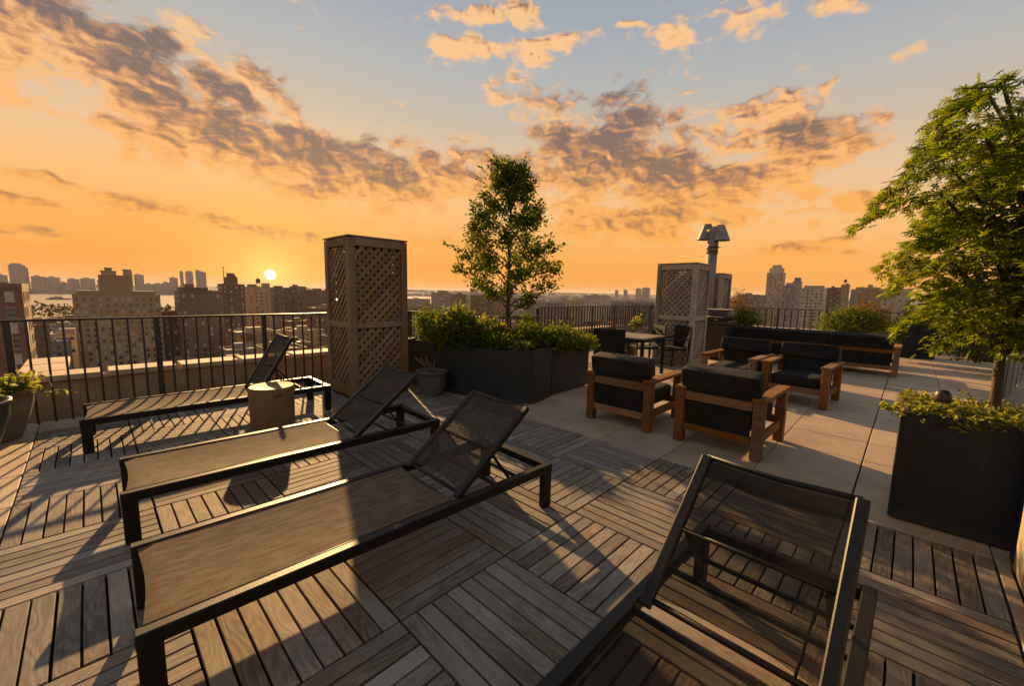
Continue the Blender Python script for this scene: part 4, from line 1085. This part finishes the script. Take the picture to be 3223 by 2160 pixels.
m = MB(); m.quad((-888, 2600, GZ - .4), (4000, 2600, GZ - .4), (4000, 14000, GZ - .4), (-888, 14000, GZ - .4)); m.obj('north_land', 'land', kind='structure')
m = MB(); m.add([(-890, 700, GZ - .35), (-3150, 2300, GZ - .35), (-9000, 5200, GZ - .35), (-9000, 14000, GZ - .35), (-890, 14000, GZ - .35)], [(0, 4, 3, 2, 1)]); m.obj('north_shore_land', 'land', kind='structure')
# ridge of low hills across the river
def ridge(name, xb, y0, y1, n, hfun, dpt):
    vs = []; fs = []
    for i in range(n + 1):
        y = y0 + (y1 - y0) * i / n; h = hfun(i)
        vs += [(xb, y, GZ - .6), (xb - dpt * .15, y, GZ + h * .8), (xb - dpt * .5, y, GZ + h), (xb - dpt, y, GZ - .6)]
    for i in range(n):
        o = 4 * i
        fs += [(o + k, o + k + 1, o + k + 5, o + k + 4) for k in range(3)]
    m = MB(); m.add(vs, fs, True); return m.obj(name, 'far_land', kind='structure')
def hf(base, amp, sd_):
    r = random.Random(sd_); ph = [r.uniform(0, 6.28) for _ in range(6)]
    return lambda i: base + amp * sum(math.sin(i * (.09 * (k + 1)) + ph[k]) / (k + 1) for k in range(6)) + r.uniform(0, amp * .18)
ridge('river_bluff', -3080, -6000, 12000, 360, hf(30, 5, 3), 900)
ridge('far_hills', -5200, -9000, 19000, 420, hf(62, 9, 5), 2500)
vsn = []
nr = hf(52, 7, 9)
def ridge_n():
    vs = []; fs = []; n = 300
    for i in range(n + 1):
        x = -900 - 0 + (7000) * i / n; h = nr(i)
        vs += [(x, 4200, GZ - .3), (x, 4500, GZ + h * .8), (x, 5200, GZ + h), (x, 6500, GZ - .3)]
    for i in range(n):
        o = 4 * i; fs += [(o + k, o + k + 4, o + k + 5, o + k + 1) for k in range(3)]
    m = MB(); m.add(vs, fs, True); m.obj('north_hills', 'far_land', kind='structure')
ridge_n()

WIN = {}; LAST_T = ['']
def window_mesh(w, h, face, reflecting=False):
    key = (round(w, 2), round(h, 2), face, reflecting)
    if key not in WIN:
        m = MB(); 
        def bx(c, s, mi): 
            if face == 'x': m.box((c[1], c[0], c[2]), (s[1], s[0], s[2]), mi=mi)
            elif face == '-y': m.box((c[0], -c[1], c[2]), s, mi=mi)
            else: m.box(c, s, mi=mi)
        bx((0, .02, 0), (w, .10, h), 2 if reflecting else 0); bx((0, .09, -h / 2 - .08), (w + .3, .30, .14), 1); bx((0, .08, 0), (w, .05, .07), 1); bx((0, .085, h / 2 + .05), (w + .2, .16, .10), 1)
        WIN[key] = m.mesh('window', ['window_glass', 'window_frame', 'window_reflection'])
    return WIN[key]
def cbuilding(label, az, dist, width, ztop, matn, wmode='joined', floor=3.1, bay=3.4, setback=None, deep=None, roof='roof_dark', tank=False, name='apartment_building', cat='building', group=None, pos=None, size=None, z0=None, wh=(1.3, 1.6), bulk=True, z_from=None, rail=False):
    cx, cy = pos if pos else polar(az, dist)
    th = rad(az)
    if size: w, d = size
    elif deep: # width across x-face (along y)
        d = (width - deep * abs(math.sin(th))) / max(.15, abs(math.cos(th))); w = deep; d = max(d, width * .3)
    else: w = d = width / (abs(math.cos(th)) + abs(math.sin(th)))
    z0 = GZ if z0 is None else z0
    t = thing(name, label, cat, (cx, cy, z0), 0, group); LAST_T[0] = t.name
    H = ztop - z0
    m = MB(); m.box((0, 0, H / 2), (w, d, H)); m.obj('wall', matn, t)
    m = MB(); pt = min(.5, w * .04); ph = 1.0 if H > 8 else .4
    for s_ in (-1, 1):
        m.box((s_ * (w / 2 - pt / 2 + .05), 0, H + ph / 2), (pt, d + .1, ph)); m.box((0, s_ * (d / 2 - pt / 2 + .05), H + ph / 2), (w - 2 * pt + .1, pt, ph))
    m.box((0, 0, H + .06), (w - 2 * pt, d - 2 * pt, .12), mi=1); m.obj('roof', [matn, roof], t)
    if bulk:
        m = MB(); r = random.Random(int(abs(cx * 7 + cy * 3)))
        bw = min(w, d) * r.uniform(.2, .32); m.box((r.uniform(-.2, .2) * w, r.uniform(-.2, .2) * d, H + 1.5), (bw, bw * 1.2, 3.0)); m.box((r.uniform(-.3, .3) * w, r.uniform(-.3, .3) * d, H + .7), (bw * .5, bw * .4, 1.4))
        for k in range(r.randint(4, 9)): q_ = r.uniform(.5, 1.8); m.box((r.uniform(-.42, .42) * w, r.uniform(-.42, .42) * d, H + .12 + q_ * .4), (q_, q_ * r.uniform(.5, 1.6), q_ * .8), mi=r.randint(0, 1))
        m.obj('roof_housing', [matn, 'galv'], t, kind='stuff')
    if tank:
        r = random.Random(int(abs(cx))); tx, ty = -w * .1, d * .15; m = MB()
        for sx in (-1, 1):
            for sy in (-1, 1): m.box((tx + sx * 1.1, ty + sy * 1.1, H + 2.0), (.2, .2, 4.0))
        m.lathe([(1.7, 4.0), (1.75, 7.0), (1.8, 7.05), (.05, 8.6)], c=(tx, ty, H), n=14); m.obj('water_tank', 'brick_brown', t)
    if setback:
        for (fw_, fd, hh, ox, oy) in setback:
            m = MB(); m.box((ox * w, oy * d, H + hh / 2), (fw_ * w, fd * d, hh)); m.box((ox * w, oy * d, H + hh + .3), (fw_ * w + .4, fd * d + .4, .5)); m.obj('upper_storey', matn, t)
    if wmode:
        zs_top = H - 1.6; nfl = int((H - 2 - (z_from or 0)) / floor)
        jm = MB(); cnt = 0
        for f in range(nfl):
            z = zs_top - f * floor
            if z < 1.5: break
            ny = max(1, int(d / bay)); nx = max(1, int(w / bay))
            for k in range(ny):
                y = (k + .5) * d / ny - d / 2
                ww = wh[0] * (1.0 if (k % 3) else .7)
                if wmode == 'parts' and cnt < 170:
                    link('window', window_mesh(ww, wh[1], 'x', random.random() < .35), t, loc=(w / 2, y, z)); cnt += 1
                else: jm.box((w / 2 + .02, y, z), (.08, ww, wh[1]), mi=2 if random.random() < .3 else 0); jm.box((w / 2 + .06, y, z - wh[1] / 2 - .08), (.2, ww + .25, .13), mi=1)
            sy = -1 if cy > 0 else 1
            for k in range(nx):
                x = (k + .5) * w / nx - w / 2
                jm.box((x, sy * (d / 2 + .02), z), (wh[0] * (1 if k % 2 else .75), .08, wh[1]), mi=2 if random.random() < .3 else 0); jm.box((x, sy * (d / 2 + .06), z - wh[1] / 2 - .08), (wh[0] + .25, .2, .13), mi=1)
        if jm.v: jm.obj('windows' if wmode == 'parts' else 'windows', ['window_glass', 'window_frame', 'window_reflection'], t, kind='stuff')
    return t

# skyline across the river, one tower at a time
FAR = [(185.13, 29.4, 34.9, 'low grey slab at the far left end of the skyline across the river'), (184.22, 44.5, 78.2, 'tallest curved-topped tower at the left of the skyline across the river'),
 (183.67, 9.8, 68.3, 'slim pale tower attached to the right of the tallest left tower'), (183.03, 41.2, 33.1, 'broad grey block with stepped roof across the river'), (182.11, 43.1, 30.5, 'second broad grey block across the river, right of the stepped one'),
 (181.49, 17.1, 9.9, 'low gap-filling block between the two pairs of broad blocks across the river'), (180.86, 38.8, 25.3, 'left half of the flat-topped wide block across the river'), (179.90, 49.1, 29.3, 'right half of the flat-topped wide block across the river'),
 (178.89, 34.6, 23.6, 'grey block just left of the tan apartment tower across the river'), (177.03, 31.2, 71.1, 'slender tower peeking behind the tan apartment tower'), (176.21, 35.5, 54.0, 'isolated straight slender tower right of the tan apartment tower'),
 (175.45, 36.2, 10.0, 'low far block right of the isolated slender tower'), (174.72, 33.0, 12.9, 'low far block with a small dome shape on the far shore'), (174.10, 27.5, 19.6, 'mid-height block left of the stepped pair across the river'),
 (173.47, 32.9, 43.5, 'taller half of the stepped pair across the river'), (172.77, 14.4, 77.7, 'very thin dark tower, first of three left of the sun'), (172.11, 31.9, 74.1, 'round-topped pale tower, second of three left of the sun'),
 (171.35, 19.9, 86.9, 'tallest of the three towers left of the sun'), (170.94, 27.9, 77.9, 'lower right shoulder of the tallest of the three towers'), (169.31, 24.7, 3.9, 'low far block right of the three towers'),
 (117.13, 34.9, 38.2, 'square far tower on the horizon left of the first grey tower'), (116.20, 44.0, 44.6, 'wider far tower on the horizon beside the first grey tower'), (119.98, 20.9, 26.5, 'tiny far block on the horizon above the dining table'), (118.80, 26.5, 29.5, 'small far block on the horizon right of the tiny one'), (139.49, 46.4, 17.2, 'far block on the horizon left of the slender tree')]
for i, (az, w, zt, lab) in enumerate(FAR):
    dist = 3150 if az > 160 else 3300; s_ = dist / 2750; cx, cy = polar(az, dist)
    w = w * s_ * .98; z = (zt - 1.36) * s_ + 1.36; H = z - GZ
    t = thing('far_tower', lab, 'tower', (cx, cy, GZ), rad(az + (i * 37 % 21) - 10), 'towers across the river')
    m = MB(); m.box((0, 0, H / 2), (w * .8, w * 1.0, H)); m.box((0, w * .1, H + 2.5), (w * .4, w * .4, 5)); m.obj('shaft', 'tower_grey', t)
    m = MB(); nf = max(3, int(w / 5))
    for f in range(nf): m.box((-w * .4, -w * .5 + (f + .5) * w / nf, H * .5), (.9, w / nf * .35, H * .94))
    m.obj('window_bands', 'window_glass', t, kind='stuff')
    if i in (1, 16):
        m = MB(); m.lathe([(w * .42, H), (w * .41, H + 5), (w * .30, H + 9), (.1, H + 10)], n=20); m.obj('crown', 'tower_grey', t)
dm = MB(); r = random.Random(4)
for k in range(900):
    y = r.uniform(-3200, 6500); x = -3060 - abs(r.gauss(0, 220)); h = r.uniform(8, 26) if r.random() < .9 else r.uniform(25, 50); w = r.uniform(14, 50)
    dm.box((x, y, GZ + h / 2), (w, w * r.uniform(.6, 1.6), h))
for k in range(500):
    y = r.uniform(-3000, 9000); x = -4400 - r.uniform(0, 900); h = r.uniform(30, 60); w = r.uniform(20, 60); dm.box((x, y, GZ + h / 2), (w, w, h))
for k in range(900):
    a_ = r.uniform(96, 142); d_ = r.uniform(900, 3600) ; x, y = polar(a_, d_); h = r.uniform(8, 22) + (14 if r.random() < .1 else 0); w = r.uniform(14, 45); dm.box((x, y, GZ + h / 2), (w, w, h))
dm.obj('far_town', 'tower_grey', kind='stuff', label='grey low town along the far shore of the river', category='town')

cbuilding('dark red brick building at the left edge with lit side wall', 185.6, 130, 9.0, .3, 'brick_red', 'parts', deep=14, roof='roof_dark', pos=(-133, -19.0), size=(14, 17), wh=(1.2, 1.9), bay=3.0)
cbuilding('big tan apartment building with rows of windows and a stepped top behind the railing', 177.9, 300, 33, -4.4, 'brick_tan', 'parts', pos=(-304, 9.6), size=(20, 33), roof='roof_dark', bulk=False, wh=(1.5, 1.7), bay=2.75, floor=3.05,
          setback=[(.8, .9, 2.2, 0, .0), (.5, .34, 10.3, .1, -.03), (.3, .09, 13.6, .1, .135), (.32, .17, 12.6, .1, -.08), (.1, .08, 14.2, .1, -.08)])
cbuilding('darker wing of the tan apartment building on its right side', 174.6, 310, 8, -14, 'brick_brown', pos=(-309, 30.5), size=(18, 7))
cbuilding('dark brown brick block with curved cornice left of the sun', 171.5, 300, 22, -2.2, 'brick_brown', setback=[(.8, .55, 2.4, 0, -.15), (.3, .2, 4.4, 0, -.2)], roof='roof_dark')
cbuilding('tall brown apartment house with water tank and spire left of the sun', 168.4, 380, 17, 2.8, 'brick_brown', setback=[(.55, .5, 5.5, 0, 0), (.3, .3, 8.5, 0, .0), (.03, .03, 13, 0, -.3)], tank=True)
cbuilding('brown apartment house right beside the one with the spire', 166.0, 420, 19, 1.2, 'brick_tan', tank=True)
cbuilding('low-topped brown block directly under the sun', 163.4, 540, 26, .8, 'brick_brown', tank=False)
cbuilding('glow-washed block just right of the sun', 161.6, 560, 18, 2.8, 'brick_red')
cbuilding('slim roof tower under the sun', 165.0, 460, 7, 4.7, 'brick_tan', bulk=False)
cbuilding('long flat brown block left of the brown lattice tower', 159.6, 520, 30, -1.4, 'brick_brown', roof='roof_pale')
cbuilding('long low building with bright roof edge beside the lattice tower', 158.5, 330, 26, -13.0, 'brick_red', roof='roof_silver', deep=14)
cbuilding('pale low block seen between the lattice tower and the ferns', 147.0, 700, 39, -13, 'concrete_pale', roof='roof_silver')
cbuilding('dark stepped block left of the slender tree', 143.96, 420, 19.5, -1.2, 'stone_grey', setback=[(.4, .3, 2.6, 0, .3)])
cbuilding('brown slab just left of the slender tree trunk', 141.6, 500, 18.3, -3.2, 'brick_brown')
cbuilding('wide flat brown building behind the slender tree', 137.1, 520, 52, -3.9, 'brick_brown', roof='roof_dark')
cbuilding('flat pale-roofed building right of the slender tree', 129.7, 430, 42, -8.8, 'stone_grey', roof='roof_silver')
cbuilding('small pale-roofed building in front of the far hills', 125.9, 640, 37, -9.8, 'brick_tan', roof='roof_silver')
cbuilding('pale boxy building with dark windows above the dining table', 122.5, 500, 30, -1.8, 'concrete_pale', roof='roof_pale')
cbuilding('long white-roofed building beside the grey lattice tower', 117.8, 450, 44, -7.0, 'stone_grey', roof='roof_silver', deep=30)
cbuilding('low grey building between the two grey lattice towers', 108.2, 500, 52, -4.0, 'stone_grey')
cbuilding('tallest ribbed tower with crown on the right of the skyline', 101.7, 600, 19.3, 29.8, 'concrete_pale', setback=[(.8, .8, 6, 0, 0), (.5, .5, 9.5, 0, 0)], wh=(1.2, 2.2), bay=2.6)
cbuilding('dark stepped block right of the tallest ribbed tower', 100.2, 450, 12.5, 10.5, 'tower_grey', setback=[(.6, .6, 3.2, 0, 0)])
cbuilding('narrow dark block with square roof tower on the right skyline', 99.6, 480, 7.5, 15.5, 'tower_grey', setback=[(.7, .7, 4, 0, 0)], bulk=False)
cbuilding('broad pale block with roof terraces on the right skyline', 98.0, 500, 20.5, 9.8, 'concrete_pale', wh=(1.8, 1.6), setback=[(.8, .7, 2.6, 0, 0)])
cbuilding('brown block behind the broad pale one', 96.2, 620, 15, 12.5, 'brick_brown')
cbuilding('slim far tower with rooftop tank on the right skyline', 95.3, 700, 9.4, 18.2, 'brick_tan', tank=True)
cbuilding('low dark block right of the slim tanked tower', 94.2, 560, 12, 9.6, 'tower_grey')
cbuilding('tan brick block beside the maple leaves', 93.4, 400, 13.6, 8.6, 'brick_tan')
cbuilding('pale block partly hidden by the maple', 91.4, 430, 20, 8.3, 'concrete_pale')
cbuilding('low grey building left of the tallest ribbed tower', 104.0, 560, 30, 2.6, 'stone_grey', roof='roof_pale')
cbuilding('tan block far behind the maple crown', 86.9, 500, 40, 9.0, 'brick_tan')
cbuilding('brown slab behind the maple trunk', 83.5, 380, 20, 26.0, 'brick_brown')
cbuilding('domed brick building beside the river at the left', 183.6, 260, 8, -17.0, 'brick_brown', bulk=False)
# low streets that fill the city below: every house a thing
taken = [(o.location.x, o.location.y, 26) for o in bpy.data.objects if o.name.startswith('apartment_building')]
r = random.Random(11); mats_ = ['brick_brown', 'brick_red', 'brick_tan', 'stone_grey', 'concrete_pale', 'brick_brown', 'brick_tan']
roofs = ['roof_dark', 'roof_dark', 'roof_silver', 'roof_dark', 'roof_pale', 'roof_dark']
mname_ = {'brick_brown': 'brown brick', 'brick_red': 'red brick', 'brick_tan': 'tan brick', 'stone_grey': 'grey stone', 'concrete_pale': 'pale concrete'}
rname_ = {'roof_dark': 'dark', 'roof_pale': 'pale', 'roof_silver': 'silvery'}
nh = 0; HOUSES = []; LAST = LAST_T
for dist in (92, 124, 160, 200, 245, 295, 350, 415, 490, 575, 665, 765):
    w = 12.5 + dist * .034; step = math.degrees((w + 4) / dist); az = 84.5 + r.uniform(0, step)
    while az < 188:
        cx, cy = polar(az + r.uniform(-.2, .2) * step, dist * r.uniform(.96, 1.04)); az += step
        if cx < -850: continue
        if 178.8 < az < 184.0 and dist < 215: continue
        if any(abs(cx - a) < 22 and abs(cy - b_) < 22 for a, b_, _ in taken): continue
        if cx > -16 and cy < 30 and cy > -12: continue
        h = r.uniform(11, 21) + (dist / 60) * r.random()
        if az > 173: h = min(h, 48.4 - .056 * dist)
        if h < 6: continue
        mm = r.choice(mats_); rf = r.choice(roofs) if dist > 165 else 'roof_dark'
        sx_, sy_ = w * r.uniform(.62, .95), w * r.uniform(.62, .95)
        cbuilding('%s %s low house with %s flat roof in the streets below the terrace' % (('small', 'middling', 'large')[min(2, int(w / 16))], mname_[mm], rname_[rf]), 0, 0, 0, GZ + h, mm,
                  'joined' if dist < 420 else None, pos=(cx, cy), size=(sx_, sy_), roof=rf, name='low_house', group='low houses in the streets below', floor=3.4, bay=3.8 if dist < 200 else 5.0, tank=(r.random() < .12), z_from=h * .35)
        nh += 1
        HOUSES.append((bpy.data.objects[LAST[0]], az, dist, mname_[mm], rname_[rf], h))
# every house gets its own words: colour, roof, height, street depth, landmark it stands below
def sector(a):
    for lim, txt in ((181, 'below the left end of the railing'), (176, 'before the tan apartment block'), (171.5, 'right of the tan apartment block'), (167, 'below the spired apartment house'),
                     (162.5, 'below the setting sun'), (157, 'just left of the brown lattice tower'), (150, 'hidden behind the brown lattice tower'), (143, 'behind the fern clump'), (135, 'behind the slender tree'),
                     (127, 'right of the slender tree'), (119, 'behind the dining table'), (111, 'behind the grey lattice towers'), (103, 'left of the ribbed tower'), (95, 'below the ribbed tower')):
        if a > lim: return txt
    return 'behind the maple leaves'
groups = {}
for o, a, dd_, mn, rn, h in HOUSES:
    depth = 'closest' if dd_ < 130 else 'near' if dd_ < 210 else 'mid-distance' if dd_ < 360 else 'distant' if dd_ < 580 else 'farthest'
    lab = '%s %s house, %s roof, %s' % (depth, mn, rn, sector(a)); groups.setdefault(lab, []).append((a, h, o))
ordn = ['leftmost', 'second from left', 'third from left', 'fourth from left', 'fifth from left', 'sixth from left']
for lab, it in groups.items():
    it.sort(key=lambda q_: -q_[0])
    for k, (a, h, o) in enumerate(it):
        o['label'] = lab if len(it) == 1 else lab + ', ' + ordn[min(k, 5)]
# street trees, copies of one
def city_tree():
    t = thing('street_tree', 'round green tree in the streets below the terrace', 'tree', (0, 0, GZ), 0, 'street trees below the terrace')
    m = MB(); m.tube([(0, 0, 0), (0, 0, 6)], [.35, .2], 6); m.obj('trunk', 'bark_dark', t)
    P, dd = blob_points(900, (0, 0, 10), (5.2, 5.2, 5.0), .5); scatter('crown', *ROUND, P, rng.normal(size=(900, 3)), dd + rng.normal(size=(900, 3)) * .5, 1.3 * (.6 + .7 * rng.random(900)), 'city_leaf', t, kind='stuff')
    return t
TREES = []; base_t = city_tree(); kids_index()
spots = [(179.6, 150), (180.5, 132), (181.5, 160), (182.2, 185), (181.0, 190), (180.2, 172), (182.9, 150), (183.4, 175), (181.7, 128), (182.6, 120), (179.2, 190), (176.0, 120), (172.0, 110), (170.5, 122), (166.0, 95), (164.0, 105), (162.5, 98), (161.0, 110), (158.5, 90), (163.5, 210), (160.2, 230), (158.0, 240), (150.0, 150), (146.0, 180),
         (131.0, 160), (127.0, 140), (121.0, 170), (117.5, 130), (104.0, 140), (101.5, 120), (98.5, 150), (96.0, 130), (93.5, 160), (183.0, 300), (184.2, 330), (182.4, 420)]
for i, (a, d) in enumerate(spots):
    cx, cy = polar(a, d); o = base_t if i == 0 else copy_tree(base_t)
    TREES.append((o, a, d))
    s_ = r.uniform(.8, 1.25); o.location = (cx, cy, GZ); o.scale = (s_, s_, s_ * r.uniform(.9, 1.2)); o.rotation_euler = (0, 0, r.uniform(0, 6.28))
tg_ = {}
for o, a, d in TREES:
    tg_.setdefault('%s round green tree %s' % ('closest' if d < 125 else 'near' if d < 165 else 'farther', sector(a)), []).append((a, o))
for lab, it in tg_.items():
    it.sort(key=lambda q_: -q_[0])
    for k, (a, o) in enumerate(it): o['label'] = lab if len(it) == 1 else lab + ', ' + ordn[min(k, 5)]
# trees along the near river bank
P = []; 
for k in range(260):
    y = -500 + k * 9 + r.uniform(-4, 4); x = -868 + r.uniform(-14, 10); hh = r.uniform(7, 13)
    q, dd = blob_points(60, (x, y, GZ + hh), (7, 7, hh * .8), .5); P.append(q)
P = np.concatenate(P); N = len(P)
o = scatter('riverside_trees', *ROUND, P, rng.normal(size=(N, 3)), rng.normal(size=(N, 3)), 4.5 * (.6 + .7 * rng.random(N)), 'city_leaf', None, kind='stuff', label='dark line of trees along the near bank of the river', category='trees')
# ferry on the river
cx, cy = polar(182.0, 1950)
t = thing('ferry_boat', 'small dark ferry boat crossing the river at the left', 'boat', (cx, cy, GZ - .9), rad(80))
m = MB(); m.add([(-24, -4, 0), (22, -4, 0), (28, 0, 0), (22, 4, 0), (-24, 4, 0), (-25, -5, 4), (24, -5, 4), (32, 0, 5), (24, 5, 4), (-25, 5, 4)], [(0, 1, 6, 5), (1, 2, 7, 6), (2, 3, 8, 7), (3, 4, 9, 8), (4, 0, 5, 9), (5, 6, 7, 8, 9), (4, 3, 2, 1, 0)]); m.obj('hull', 'roof_dark', t)
m = MB(); m.box((-2, 0, 6), (30, 7, 4)); m.box((2, 0, 9.2), (14, 5, 2.4)); m.obj('cabin', 'tower_grey', t)
m = MB(); m.tube([(-6, 0, 10), (-6, 0, 14)], .8, 8); m.obj('funnel', 'roof_dark', t)

# ---- evening haze: one closed box round everything
if HAZE > 0:
    m = MB(); m.box((-2000, 2000, 46.0), (42000, 42000, 190.0)); o = m.obj('haze', 'under', kind='stuff', label='thin evening haze over the city and the river', category='haze')
    hm = bpy.data.materials.new('haze'); hm.use_nodes = True; hn = hm.node_tree; hn.nodes.clear()
    out = hn.nodes.new('ShaderNodeOutputMaterial'); pvn = hn.nodes.new('ShaderNodeVolumePrincipled'); pvn.inputs['Density'].default_value = HAZE; pvn.inputs['Color'].default_value = (.85, .80, .78, 1); pvn.inputs['Anisotropy'].default_value = .1
    hn.links.new(pvn.outputs[0], out.inputs['Volume']); o.data.materials.clear(); o.data.materials.append(hm)
